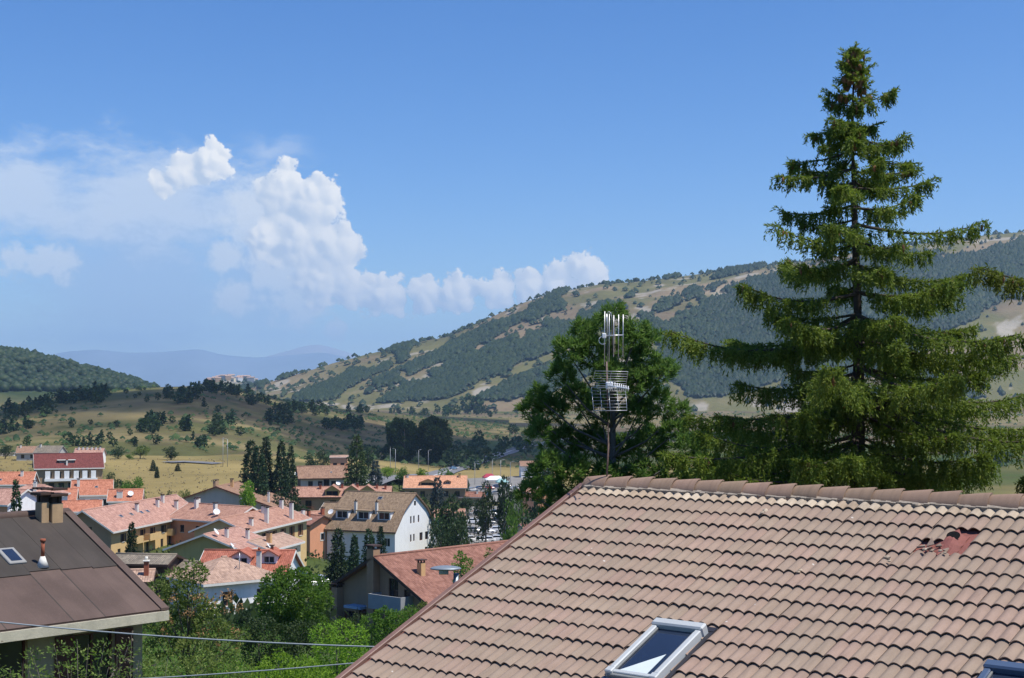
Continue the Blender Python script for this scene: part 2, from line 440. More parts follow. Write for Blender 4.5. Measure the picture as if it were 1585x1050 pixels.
# near hill with dry grass and scattered pines
def col_hill(V, pu, pv, vv):
    n = fbm(V[:, 0]/70, V[:, 1]/50, 21); n3 = fbm(V[:, 0]/25, V[:, 1]/22, 23)
    C = mixc(np.tile(DRY, (len(V), 1)), OLIVE, sstep(.40, .62, n))
    C = mixc(C, BROWN, sstep(150, 300, pu)*sstep(.38, .58, n3)*.8)
    C = mixc(C, OLIVE*.8, sstep(.6, .72, n3))
    return C
HILL, hv, hp = ruled_hill('near_hill',
    [(-400, 640), (-150, 640), (0, 631), (60, 618), (150, 607), (225, 600), (300, 598), (345, 601), (400, 611), (450, 622), (520, 633), (600, 642), (700, 650), (790, 655)],
    [(-400, 540), (300, 545), (450, 600), (600, 760), (790, 1100)], [(-400, 1100), (300, 1150), (500, 1300), (790, 1500)], [(-400, 1900), (790, 2100)],
    MT_HILL, (70, 20), 4, 1.05, (16, 120, 1), colf=col_hill, seed=31)
# wooded hill behind it
def col_wood(V, pu, pv, vv):
    n = fbm(V[:, 0]/90, V[:, 1]/60, 41)
    C = mixc(np.tile(FOR*1.3, (len(V), 1)), OLIVE*.9, sstep(.5, .68, n))
    return mixc(C, DRY, (1-sstep(.1, .3, vv))*.8)
WOOD, wv, wp = ruled_hill('wooded_hill', [(-500, 520), (-200, 530), (0, 549), (50, 555), (110, 569), (180, 586), (230, 602), (290, 622), (340, 640)],
    [(-500, 1500), (340, 1700)], [(-500, 2100), (340, 2200)], [(-500, 3000), (340, 3000)], MT_HILL, (50, 16), 5, 1.1, (14, 160, 1), colf=col_wood, seed=51)

# the long mountain
STR = [(620, 600, .0)]
def forest_mask(pu, pv, x=None):
    s = pv + .46*(pu-700)
    n = vnoise(s/21+3.3, pu/330+.7, 61)*.62 + vnoise(s/9, pu/150, 62)*.2 + fbm(pu/26, pv/17, 63, 3)*.38
    m = sstep(.56, .63, n)
    # dense wood on the right flank, open tan slopes elsewhere
    def blob(cx, cy, rx, ry, r=0):
        dx = pu-cx; dy = pv-cy + r*dx
        return np.exp(-((dx/rx)**2+(dy/ry)**2)**1.5)
    wig = (fbm(pu/40, pv/22, 66, 3)-.5)*1.1
    dense = sum(blob(*b) for b in ((1110, 560, 110, 62), (1180, 480, 120, 50, .2), (1330, 520, 150, 75), (1420, 450, 110, 40, .25), (1520, 430, 110, 38, .2), (1640, 430, 90, 60)))
    dense = sstep(.42, .62, dense+wig*.6)
    crest = sstep(0, 1, 0)
    openr = blob(1545, 520, 60, 55, .5)+blob(1570, 590, 70, 30)+blob(1300, 400, 260, 9, .19)+blob(1530, 372, 120, 10, .16)
    m = np.maximum(m*(1-sstep(1060, 1150, pu)*.5), dense)
    m = m*(1-sstep(.35, .6, openr+wig*.35))
    low = 1-sstep(612, 624, pv + (fbm(pu/60, pv*0, 67)-.5)*22)      # bare foot of the slope
    return m*low
def col_mount(V, pu, pv, vv):
    n = fbm(V[:, 0]/160, V[:, 1]/110, 71); n2 = fbm(V[:, 0]/50, V[:, 1]/40, 72)
    C = mixc(np.tile(TANP*1.02, (len(V), 1)), OLIVE*1.1, sstep(.40, .58, n)*.85)
    C = mixc(C, DRY*.95, sstep(.55, .7, n2)*.5)
    C = mixc(C, ROCK*.9, sstep(.66, .74, n2)*.8)
    rk = np.exp(-(((pu-1100)+.6*(pv-490))/26)**2-((pv-495)/42)**2); C = mixc(C, ROCK, rk*1.4*sstep(.35, .5, n2))
    C = mixc(C, OLIVE*1.05, np.exp(-((pu-560)/90)**2-((pv-575)/18)**2)*.8)
    return mixc(C, FOR*1.1, forest_mask(pu, pv)*.9)
MOUNT, mv, mp = ruled_hill('mountain',
    [(330, 618), (380, 603), (450, 584), (520, 563), (600, 544), (690, 525), (740, 504), (800, 475), (850, 456), (930, 442), (1000, 437), (1070, 431), (1150, 423), (1250, 409), (1350, 393), (1450, 380), (1585, 364), (1800, 345), (2300, 330)],
    [(330, 2500), (2300, 2300)], [(330, 3000), (800, 3300), (2300, 3300)], [(330, 4600), (2300, 4800)], MT_MOUNT, (130, 16), 3, 1.0, (46, 240, 1), colf=col_mount, seed=81)
# hill with the far village and the blue ranges on the horizon
VILL, vlv, vlp = ruled_hill('village_hill', [(255, 622), (290, 604), (312, 594), (350, 588), (395, 592), (440, 601), (520, 612)],
    [(255, 3900), (520, 3900)], [(255, 4400), (520, 4500)], [(255, 5200), (520, 5200)], MT_HILL, (20, 8), 4, 1.0, (8, 120, 1),
    colf=lambda V, a, b, c: mixc(np.tile(OLIVE, (len(V), 1)), ROCK*.8, sstep(.45, .6, fbm(V[:, 0]/40, V[:, 1]/40, 77))), seed=85)
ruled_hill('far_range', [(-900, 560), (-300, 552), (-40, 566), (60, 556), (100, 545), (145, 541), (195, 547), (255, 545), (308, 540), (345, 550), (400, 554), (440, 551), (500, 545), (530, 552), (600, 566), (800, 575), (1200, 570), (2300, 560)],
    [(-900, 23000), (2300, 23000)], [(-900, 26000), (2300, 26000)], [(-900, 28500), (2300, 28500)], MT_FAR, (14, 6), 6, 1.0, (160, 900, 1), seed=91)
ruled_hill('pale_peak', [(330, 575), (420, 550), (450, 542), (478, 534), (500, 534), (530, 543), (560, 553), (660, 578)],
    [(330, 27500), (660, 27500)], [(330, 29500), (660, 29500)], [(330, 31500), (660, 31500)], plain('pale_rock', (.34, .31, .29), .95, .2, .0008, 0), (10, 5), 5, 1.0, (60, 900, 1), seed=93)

# haze: one closed box of even, pale air round camera and land
def haze_box():
    t = NT('haze_air')
    v = t.n('ShaderNodeVolumePrincipled'); v.inputs['Color'].default_value = (.46, .70, 1.0, 1)
    v.inputs['Density'].default_value = HAZE; v.inputs['Anisotropy'].default_value = .2
    t.l(v.outputs[0], t.out.inputs['Volume'])
    b = MB(); b.box(-32800, 32800, -32800, 32800, float(np.min(gzv))-6, CZ+1100)
    tag(b.build('haze', t.m), kind='stuff')
HAZE = 6.3e-5
haze_box()
# ------------------------------------------------------------------ the cloud whose shadow lies on the valley
def shade_cloud(px0, D0, along, across, alt, seed, label):
    """a flat-based cumulus, up towards the sun from the shaded ground"""
    rng = random.Random(seed); g = on_ground(px0, D0); c0 = g+SUN*(alt/SUN.z)
    bm = bmesh.new()
    for k in range(26):
        x, y = rng.uniform(-1, 1), rng.uniform(-1, 1)
        if x*x+y*y > 1: continue
        r = rng.uniform(.22, .42)*min(along, across)*(1.15-.5*(x*x+y*y))
        q = bmesh.ops.create_icosphere(bm, subdivisions=2, radius=r)
        bmesh.ops.translate(bm, verts=q['verts'], vec=(x*across, y*along, rng.uniform(0, .3)*r))
    me = bpy.data.meshes.new('tmp'); bm.to_mesh(me); bm.free(); o = bpy.data.objects.new('tmp', me); col.objects.link(o)
    md = o.modifiers.new('r', 'REMESH'); md.mode = 'VOXEL'; md.voxel_size = 26
    res = bpy.data.meshes.new_from_object(o.evaluated_get(bpy.context.evaluated_depsgraph_get())); bpy.data.objects.remove(o)
    V = np.empty(len(res.vertices)*3, np.float32); res.vertices.foreach_get('co', V); V = V.reshape(-1, 3)
    V[:, 2] = np.where(V[:, 2] < 0, V[:, 2]*.25, V[:, 2]) + 18*(fbm(V[:, 0]/60, V[:, 1]/60, seed)-.5); res.vertices.foreach_set('co', V.ravel()); res.update()
    t = NT('cloud_vapour'); v = t.n('ShaderNodeVolumePrincipled'); v.inputs['Color'].default_value = (1, 1, 1, 1); v.inputs['Density'].default_value = .012; t.l(v.outputs[0], t.out.inputs['Volume'])
    res.materials.clear(); res.materials.append(t.m)
    return tag(link('cumulus_cloud', res, None, c0), label, 'cloud')
shade_cloud(570, 1180, 430, 330, 1500, 3, 'flat based white cumulus high over the valley')
shade_cloud(265, 860, 260, 95, 1500, 5, 'small white cumulus high over the dry hill')
# ------------------------------------------------------------------ the tiled house in front
YAW, SLP, GAUGE, WAVE = R(49.85), R(23.5), .33, .15
RO = Vector((.967, 22.25, CZ-1.52))
rX = Vector((math.sin(YAW), -math.cos(YAW), 0)); rH = Vector((math.cos(YAW), math.sin(YAW), 0))
rY = rH*math.cos(SLP)+Vector((0, 0, 1))*math.sin(SLP); rN = rX.cross(rY)
def roof_uv(px, py, lift=0.0):
    """roof-plane coordinates under a photo pixel"""
    d = P(px, py, 1.0)-Vector((0, 0, CZ)); o = Vector((0, 0, CZ))
    t = ((RO+rN*lift-o).dot(rN))/d.dot(rN); q = o+d*t-RO
    return q.dot(rX), q.dot(rY)
def tile_mat(name, c1, c2, c3, streak=.25):
    t = NT(name); b = t.bsdf(.9, .2)
    oi = t.n('ShaderNodeObjectInfo'); ge = t.n('ShaderNodeNewGeometry')
    r = t.math('FRACT', t.math('ADD', oi.outputs['Random'], ge.outputs['Random Per Island']))
    base = t.ramp(r, [(.0, c1), (.35, c2), (.7, c3), (1, c1)])
    p = ge.outputs['Position']
    rot = t.n('ShaderNodeVectorRotate', rotation_type='Z_AXIS'); rot.inputs['Angle'].default_value = -(YAW-math.pi/2)
    t.l(p, rot.inputs[0])
    mp = t.n('ShaderNodeMapping'); mp.inputs['Scale'].default_value = (9, 1.1, 1.1); t.l(rot.outputs[0], mp.inputs[0])
    n = t.noise(1.5, 5, .6, mp.outputs[0]); n2 = t.noise(55, 4, .7, p); n3 = t.noise(1.1, 4, .6, p)
    v = t.ramp(n, [(.28, 1-streak), (.5, 1.0), (.75, 1+streak*.6)])
    c = t.mix(1, base, v, 'MULTIPLY')
    c = t.mix(t.ramp(n2, [(.3, .3), (.5, 0)]), c, tuple(x*.62 for x in c1))
    c = t.mix(t.ramp(n3, [(.5, 0), (.75, .4)]), c, tuple(x*.8 for x in c2))
    sp = t.n('ShaderNodeTexVoronoi'); sp.inputs['Scale'].default_value = 2.6; t.l(p, sp.inputs['Vector'])
    c = t.mix(t.ramp(sp.outputs['Distance'], [(.028, .8), (.05, 0)]), c, (.62, .6, .55))     # droppings and lichen dots
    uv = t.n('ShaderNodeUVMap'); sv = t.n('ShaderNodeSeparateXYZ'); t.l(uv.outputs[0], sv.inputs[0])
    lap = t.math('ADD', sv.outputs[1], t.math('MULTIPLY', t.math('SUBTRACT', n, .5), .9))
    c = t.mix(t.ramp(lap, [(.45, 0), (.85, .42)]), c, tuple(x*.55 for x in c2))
    big = t.noise(.28, 4, .6, p); c = t.mix(t.ramp(big, [(.48, 0), (.7, .3)]), c, tuple(x*.7 for x in c3))
    t.l(c, b.inputs['Base Color']); t.bump(n2, b, .35, .006); return t.m
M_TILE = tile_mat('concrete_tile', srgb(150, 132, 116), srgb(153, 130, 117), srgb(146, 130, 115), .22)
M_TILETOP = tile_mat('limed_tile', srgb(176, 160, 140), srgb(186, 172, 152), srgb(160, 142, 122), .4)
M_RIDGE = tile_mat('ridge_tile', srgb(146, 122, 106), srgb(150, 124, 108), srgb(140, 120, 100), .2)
M_BARGE = plain('painted_metal_red', srgb(122, 94, 84), .5, .2, 3, .05)
M_UNDER = plain('red_membrane', srgb(132, 82, 74), .8, .25, 6, .3, 40)
M_MORTAR = plain('mortar', srgb(150, 140, 128), .95, .3, 8, .6, 60)
M_WALLN = plain('cream_render', srgb(214, 196, 160), .9, .1, 1.2, .2, 40, dirt=.4)
M_FRAME = plain('grey_coated_metal', srgb(176, 180, 180), .38, .06, 3, .02, 30, spec=.5)
M_FRAMED = plain('weathered_metal', srgb(120, 122, 120), .5, .15, 6, .05, 30, spec=.5)
M_SKYTINT = plain('sky_tinted_metal', srgb(72, 88, 112), .35, .06, 3, .02, 30, spec=.6)  # blue of the reflected sky painted into the frame metal
M_DARKMET = plain('shade_dark_flashing', srgb(44, 44, 50), .5, .2, 6, .05)  # flashing metal; shade beside the frames is put into its dark tone
M_LEAD = plain('lead_apron', srgb(120, 122, 128), .6, .2, 10, .2)
M_BLACK = plain('mouth_shade', (.006, .006, .006), .95, 0, 1, 0)
def glass_mat(name, c, rough=.06, spec=.8):
    t = NT(name); b = t.bsdf(rough, spec); p = t.pos()
    n = t.noise(.9, 2, .5, p)
    t.l(t.mix(n, tuple(x*.6 for x in c), tuple(x*1.4 for x in c)), b.inputs['Base Color'])
    t.bump(t.noise(1.4, 2, .5, p), b, .03, .02); return t.m
M_GLASSS = glass_mat('skylight_glass', (.02, .03, .055), .05, .9)
M_BLIND = plain('pale_blind', srgb(196, 206, 208), .8, .06, 4, .02)

base_near = gz(5, 14)-.6
hb = RO+rX*9-rH*3.7
house0 = tag(empty('tiled_house', (hb.x, hb.y, base_near), YAW-math.pi/2),
             'house under the big beige corrugated tile roof with roof windows', 'house')
HM = Matrix.Translation((hb.x, hb.y, base_near)) @ Matrix.Rotation(YAW-math.pi/2, 4, 'Z')
o_loc = HM.inverted() @ RO
NROW, NCOL = 25, 62          # courses; tiles of two waves
ULEFT = -.105; URIGHT = NCOL*.3-.1
VEAVE = -(NROW-1)*GAUGE-.03; VRIDGE = .315
b = MB()                      # boarded deck under the tiles, both slopes
for z0, z1 in ((-.13, -.075),):
    b.box(ULEFT, URIGHT, VEAVE+.05, VRIDGE+.02, z0, z1)
roof0 = b.build('roof', M_UNDER, house0)
roof0.location = o_loc; roof0.rotation_euler = (SLP, 0, 0)
roof0['label'] = 'beige wavy concrete tile roof slope'
TL = .42; TS = .027/GAUGE
def tile_geo(nw=2, cut=0.0, y0=0.0):
    us = np.arange(0, nw*6+1)*WAVE/6
    h = .041*np.abs(np.cos(np.pi*(us-WAVE/2)/WAVE))
    h = np.where(h < .002, .0015, h)
    V = []; F = []
    n = len(us)
    for y in (y0, TL): V += [(u, y, hh-.041-TS*y) for u, hh in zip(us, h)]
    V += [(u, y0, hh-.041-TS*y0) for u, hh in zip(us, h)]; V += [(u, y0+.004, hh-.041-TS*y0-.014) for u, hh in zip(us, h)]
    for k in range(n-1):
        F.append((k, k+1, n+k+1, n+k)); F.append((3*n+k, 3*n+k+1, 2*n+k+1, 2*n+k))
    return np.array(V), np.array(F)
TV, TF = tile_geo()
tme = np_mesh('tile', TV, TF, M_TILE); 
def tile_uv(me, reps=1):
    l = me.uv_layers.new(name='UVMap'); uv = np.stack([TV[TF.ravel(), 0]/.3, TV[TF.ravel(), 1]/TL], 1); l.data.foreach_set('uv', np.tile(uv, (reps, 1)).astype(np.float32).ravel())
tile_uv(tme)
sm = np.array([i % 2 == 0 for i in range(len(TF))]); tme.polygons.foreach_set('use_smooth', sm)
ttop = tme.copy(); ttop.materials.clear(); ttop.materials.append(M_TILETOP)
holes = []                    # (u0,u1,v0,v1) where no tile lies
SKY1 = [roof_uv(*q, .08) for q in ((1012, 957), (1085, 965), (1017, 1054), (945, 1034))]
s1u0 = (SKY1[0][0]+SKY1[3][0])/2; s1u1 = (SKY1[1][0]+SKY1[2][0])/2
s1v1 = (SKY1[0][1]+SKY1[1][1])/2; s1v0 = (SKY1[2][1]+SKY1[3][1])/2
q2 = roof_uv(1530, 1022, .08); s2u0 = q2[0]; s2v1 = q2[1]; s2w, s2h = s1u1-s1u0, s1v1-s1v0
print('skylight', s1u0, s1u1, s1v0, s1v1, 'second', s2u0, s2v1)
bu, bv = roof_uv(1462, 836); print('vent', bu, bv)
vrow = int(round(-(bv-.14)/GAUGE)); print('vrow', vrow)
cand = []
rng = random.Random(5)
for i in range(NROW):
    for k in range(NCOL):
        u0 = (2*k-.5)*WAVE; v0 = -i*GAUGE
        if any(a-.22 < u0+.0 < b_-.08 and c < v0+.12 < d for a, b_, c, d in holes): continue
        if i == vrow and abs(u0+.15-bu) < .24: continue
        if i == vrow-1 and abs(u0+.15-bu-.07) < .15: continue
        c = RO+rX*(u0+.15)+rY*(v0+.16); pp = PX(c.x, c.y, c.z) if c.y > 1 else (9999, 9999)
        vis = -20 < pp[0] < 1600 and pp[1] < 1062
        cand.append((0 if vis else 1, (c-Vector((0, 0, CZ))).length, u0, v0, i))
cand.sort()
rest_v = []; rest_f = []
for n, (vis, dist, u0, v0, i) in enumerate(cand):
    ju, jv, jz, jr = rng.uniform(-.004, .004), rng.uniform(-.008, .008), rng.uniform(-.002, .004), rng.gauss(0, .006)
    if n < 300:
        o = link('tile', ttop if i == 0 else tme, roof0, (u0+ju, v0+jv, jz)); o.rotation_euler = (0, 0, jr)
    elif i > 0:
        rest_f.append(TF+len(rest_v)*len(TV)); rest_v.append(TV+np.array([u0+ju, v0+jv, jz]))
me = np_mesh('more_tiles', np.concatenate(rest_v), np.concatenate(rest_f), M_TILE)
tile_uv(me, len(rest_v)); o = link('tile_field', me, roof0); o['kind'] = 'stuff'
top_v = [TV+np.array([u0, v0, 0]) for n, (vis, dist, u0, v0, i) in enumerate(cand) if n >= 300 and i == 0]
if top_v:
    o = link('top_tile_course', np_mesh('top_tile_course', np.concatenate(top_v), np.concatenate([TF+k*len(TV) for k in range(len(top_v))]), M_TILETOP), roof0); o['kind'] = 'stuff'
# ridge
def ridge_cap():
    V = []; F = []; n = 9
    for y, r, zo in ((0, .128, .012), (.03, .128, .012), (.43, .104, 0)):
        for k in range(n):
            t = math.pi*k/(n-1); V.append((y, -math.cos(t)*r*1.15, math.sin(t)*r*.52+zo))
    for a in range(2):
        for k in range(n-1): F.append((a*n+k, a*n+k+1, (a+1)*n+k+1, (a+1)*n+k))
    for k in range(n-1):                                   # thick rim
        V += [V[k], V[k+1], (0.002, V[k+1][1]*.86, V[k+1][2]*.84), (0.002, V[k][1]*.86, V[k][2]*.84)]
        m = len(V); F.append((m-4, m-1, m-2, m-3))
    me = np_mesh('ridge_tile', V, F, M_RIDGE); me.polygons.foreach_set('use_smooth', [i < 16 for i in range(len(F))]); return me
rcm = ridge_cap(); n = 0; u = ULEFT+.01
while u < URIGHT-.3:
    o = link('ridge_tile', rcm, roof0, (u+.43, VRIDGE+rng.uniform(-.008, .008), -.012+rng.uniform(-.004, .006)))
    o.rotation_euler = (-SLP, rng.gauss(0, .012)+.02, math.pi+rng.gauss(0, .02)); u += .385
b = MB()                                                    # crumbly mortar bed below the caps
for k in range(int((URIGHT-ULEFT)/.075)):
    u = ULEFT+.08+k*.075; h = rng.uniform(.012, .03)
    b.box(u, u+.076, VRIDGE-.135+rng.uniform(-.02, .012), VRIDGE+.1, -.07, -.012+h*.5)
b.build('mortar_bed', M_MORTAR, roof0)
# verge: metal bargeboard and the cut edge tiles
b = MB(); b.box(ULEFT-.10, ULEFT-.012, VEAVE, VRIDGE+.02, -.16, -.028, .008); b.build('bargeboard', M_BARGE, roof0)
b = MB(); b.box(ULEFT-.10, URIGHT, VEAVE-.14, VEAVE-.005, -.14, -.06, .02); b.build('gutter', M_BARGE, roof0)
# rear slope and walls (seen only from elsewhere)
Hr = o_loc.z+VRIDGE*math.sin(SLP); yr = o_loc.y+VRIDGE*math.cos(SLP)
b = MB(); ye = yr+7.6; ze = Hr-7.6*math.tan(SLP)
def slab(b, x0, x1, ya, za, yb, zb, t):
    pts = [(x0, ya, za), (x1, ya, za), (x1, yb, zb), (x0, yb, zb)]
    L = math.hypot(yb-ya, zb-za)
    b.face(pts, [(x0, 0), (x1, 0), (x1, L), (x0, L)])
    lo = [(x, y, z-t) for x, y, z in pts]; b.face(lo[::-1])
    for k in range(4):
        a, c = k, (k+1) % 4; b.face([pts[a], lo[a], lo[c], pts[c]])
slab(b, o_loc.x+URIGHT, o_loc.x+ULEFT, yr+.05, Hr-.06, ye, ze, .14)
b.build('rear_roof', M_TILE, house0)
b = MB(); x0, x1 = o_loc.x+.25, o_loc.x+URIGHT-.4; yf = o_loc.y+VEAVE*math.cos(SLP)+.6; yb = ye-.6
def zroof(y): return Hr-.3-abs(y-yr)*math.tan(SLP)
for x, fl in ((x0, 1), (x1, -1)):
    pts = [(x, yf, 0), (x, yb, 0), (x, yb, zroof(yb)), (x, yr, zroof(yr)), (x, yf, zroof(yf))]
    b.face(pts[::-fl])
b.face([(x0, yf, 0), (x1, yf, 0), (x1, yf, zroof(yf)), (x0, yf, zroof(yf))]); b.face([(x1, yb, 0), (x0, yb, 0), (x0, yb, zroof(yb)), (x1, yb, zroof(yb))])
b.build('wall', M_WALLN, house0)

def skylight(u0, u1, v0, v1, mf, mh, label, blind):
    s = link('skylight', None, roof0) if False else None
    L = MB(); f = .075; z0, z1 = -.06, .075
    L.box(u0, u0+f, v0+.09, v1-.12, z0, z1, .012); L.box(u1-f, u1, v0+.09, v1-.12, z0, z1, .012)
    L.box(u0+f, u1-f, v0+.03, v0+.09, z0, z1-.02, .008)
    o = L.build('skylight', mf, house0); o.location = roof0.location; o.rotation_euler = roof0.rotation_euler; o['label'] = label
    h = MB(); h.box(u0-.015, u1+.015, v1-.13, v1, z0, z1+.03, .02); h.build('hood', mh, o)
    for a, c in ((u0-.012, u0+f+.012), (u1-f-.012, u1+.012)):
        h = MB(); h.box(a, c, v0, v0+.10, z0, z1+.006, .012); h.build('corner_cap', mh, o)
    g = MB(); g.face([(u0+f, v0+.09, z1-.045), (u1-f, v0+.09, z1-.045), (u1-f, v1-.12, z1-.045), (u0+f, v1-.12, z1-.045)]); g.build('pane', M_GLASSS, o)
    for a, c, d, e in ((u0+f, u0+f+.022, v0+.09, v1-.12), (u1-f-.022, u1-f, v0+.09, v1-.12)):
        q = MB(); q.box(a, c, d, e, z1-.044, z1-.02, .004); q.build('seal_strip', M_FRAMED, o)
    q = MB(); q.box(u0+.02, u1-.02, v0-.012, v0+.03, z0, z1-.035, .006); q.build('sill', M_FRAMED, o)
    if blind:
        q = MB(); q.face([(u0+f+.05, v0+.11, z1-.041), (u1-f-.10, v0+.11, z1-.041), (u1-f-.10, v0+.11+(v1-v0)*.36, z1-.041)]); q.build('blind', M_BLIND, o)
    ap = MB(); nn = 26
    for k in range(nn):
        a = u0-.05+(u1-u0+.1)*k/nn; c = u0-.05+(u1-u0+.1)*(k+1)/nn; z = .004 if k % 2 else -.006; zz = -.006 if k % 2 else .004
        ap.face([(a, v0-.20, -.02+z), (c, v0-.20, -.02+zz), (c, v0-.01, .0+zz), (a, v0-.01, .0+z)])
    ap.build('apron', M_LEAD, o)
    fl = MB(); fl.box(u1+.016, u1+.075, v0+.05, v1+.02, -.07, -.018); fl.box(u0-.075, u0-.016, v0+.05, v1+.02, -.07, -.018); fl.box(u0-.07, u1+.07, v1+.005, v1+.09, -.07, -.012)
    fl.build('flashing', M_DARKMET, o)
    return o
skylight(s1u0, s1u1, s1v0, s1v1, M_FRAME, M_FRAME, 'pale grey roof window with blue glass and a light blind corner', True)
skylight(s2u0, s2u0+s2w*1.1, s2v1-s2h, s2v1, M_SKYTINT, M_SKYTINT, 'roof window with painted sky tint and shade-dark flashing', False)

# broken vent tile: red membrane hood with a dark mouth
vt = MB(); n = 10
ring = []
for a in range(7):
    row = []
    for k in range(n+1):
        u = -.21+.42*k/n; v = -.26+.46*a/6
        bumpz = .085*math.exp(-(((u-.05)/.10)**2))*max(0, min(1, (v+.2)/.3)) + .012*rng.uniform(-1, 1)
        edge = .035*math.sin(k*2.1+a)+.02
        row.append((bu+u*(1-.25*(a < 2)*rng.random()), bv+v+edge*(a in (0, 6)), -.066+bumpz))
    ring.append(row)
for a in range(6):
    for k in range(n): vt.face([ring[a][k], ring[a][k+1], ring[a+1][k+1], ring[a+1][k]], smooth=True)
vo = vt.build('vent_hood', M_UNDER, roof0); vo['label'] = 'torn red membrane where a vent tile broke'
vd = MB(); cx, cyv = bu+.07, bv+.10
pts = [(cx+.075*math.cos(t)*1.15, cyv+.055*math.sin(t), .010+.03*math.sin(t)) for t in [2*math.pi*k/14 for k in range(14)]]
vd.face(pts); vd.build('opening', M_BLACK, vo)  # flat black disc painted as the shade inside the hood
for (px_, py_) in ((1455, 852), (1462, 855), (1432, 850), (1239, 882), (1236, 885), (1373, 862), (1376, 868), (1184, 790), (1180, 793), (1421, 782)):
    u, v = roof_uv(px_, py_); c = MB(); s = rng.uniform(.02, .045)
    bm = bmesh.new(); bmesh.ops.create_icosphere(bm, subdivisions=1, radius=s)
    for q in bm.verts: q.co = Vector((q.co.x*rng.uniform(.6, 1.5), q.co.y*rng.uniform(.6, 1.3), q.co.z*.6))
    c.add_bm(bm, Matrix.Translation((u, v, -.005))); c.build('tile_chip', M_TILETOP, roof0)

for k_ in range(6):                                          # shards of the broken tile
    q = MB(); w_ = rng.uniform(.04, .10); a_ = rng.uniform(0, 6.28); l_ = rng.uniform(.05, .13)
    tri = [(0, 0), (w_, rng.uniform(-.02, .02)), (w_*rng.uniform(.2, .8), l_)]
    top = [(x, y, .016+.01*math.sin(x*40)) for x, y in tri]; q.face(top); q.face([(x, y, 0) for x, y in tri][::-1])
    for i_ in range(3): j_ = (i_+1) % 3; q.face([(*tri[i_], 0), (*tri[j_], 0), top[j_], top[i_]])
    o = q.build('tile_shard', M_TILE, roof0, (bu+rng.uniform(-.2, .18), bv+rng.uniform(-.24, -.06), -.035)); o.rotation_euler = (rng.uniform(-.3, .3), rng.uniform(-.3, .3), a_)
# ---- television antenna on the ridge
ab = roof_uv(942, 744); abw = RO+rX*ab[0]+rY*VRIDGE+Vector((0, 0, .08)); AD = abw.y
ant = tag(empty('television_antenna', abw), 'rusty mast with a grid aerial and upright rods on the roof ridge', 'antenna')
def AP(px, py, dd=0): return P(px, py, AD+dd)-abw
M_RUST = plain('rusty_steel', srgb(128, 108, 98), .7, .3, 20, .2)
M_ALU = plain('aluminium_rod', srgb(186, 188, 190), .35, .1, 8, .02, metal=.5, spec=.6)
M_WHITEP = plain('white_plastic', srgb(226, 228, 228), .5, .05, 8, 0)
b = MB(); b.tube([(0, 0, -.25), AP(942, 690), AP(940, 600), AP(939, 560)], .013, 8); b.build('mast', M_RUST, ant)
b = MB(); b.tube([AP(940, 580), AP(940, 500), AP(939, 486)], .012, 8); b.build('upper_mast', M_ALU, ant)
b = MB(); b.tube([AP(935, 520), AP(965, 519)], .011, 6); vb = b.build('boom', M_ALU, ant)
for x, t, u_ in ((936, 482, 567), (943, 486, 560), (950, 488, 553), (957.5, 487, 553), (964.5, 487, 552)):
    b = MB(); b.tube([AP(x, t), AP(x-.3, u_)], .0075, 6); b.build('rod', M_ALU, ant)
b = MB(); b.tube([AP(940, 485), AP(942, 482.5), AP(945, 484), AP(947, 492), AP(946, 520)], .007, 6); b.build('folded_dipole', M_ALU, ant)
b = MB(); b.tube([AP(936+6*math.cos(t)-3, 527-6*math.sin(t)) for t in np.linspace(.6, 5.4, 14)], .006, 6); b.build('cable_loop', M_WHITEP, ant)
b = MB(); b.box(-.03, .03, -.03, .03, -.035, .035, .008, Matrix.Translation(AP(935, 520))); b.build('junction_box', M_WHITEP, ant)
def grid(c, nlon, nver, name):
    """wire panel between four corners"""
    b = MB(); a0, a1, b1, b0 = [AP(*q) for q in c]
    for k in range(nlon):
        t = k/(nlon-1); b.tube([a0.lerp(b0, t), a1.lerp(b1, t)], .003 if 0 < k < nlon-1 else .005, 5)
    for k in range(nver):
        t = k/(nver-1); b.tube([a0.lerp(a1, t), b0.lerp(b1, t)], .0035, 5)
    return b.build(name, M_ALU, ant)
grid([(921, 574.5, -.10), (972, 575.5, -.22), (969, 598, .06), (916, 597.5, .18)], 7, 3, 'reflector_panel')
grid([(915.5, 600, .18), (968, 601, .06), (970.5, 635.5, -.22), (919, 636, -.10)], 8, 5, 'reflector_panel')
b = MB(); b.tube([AP(939, 597), AP(973, 602, -.55)], .012, 6); b.build('boom', M_WHITEP, ant)
for k in range(9):
    t = .18+k*.1; c = AP(939, 597).lerp(AP(973, 602, -.55), t); w = .07-.004*k
    b = MB(); b.tube([c+Vector((-.0, 0, -w)), c+Vector((0, 0, w))], .0075, 5); b.build('director', M_WHITEP, ant)
b = MB(); b.box(-.05, .05, -.04, .04, -.055, .055, .012, Matrix.Translation(AP(943, 597))); b.build('dipole_box', M_WHITEP, ant)

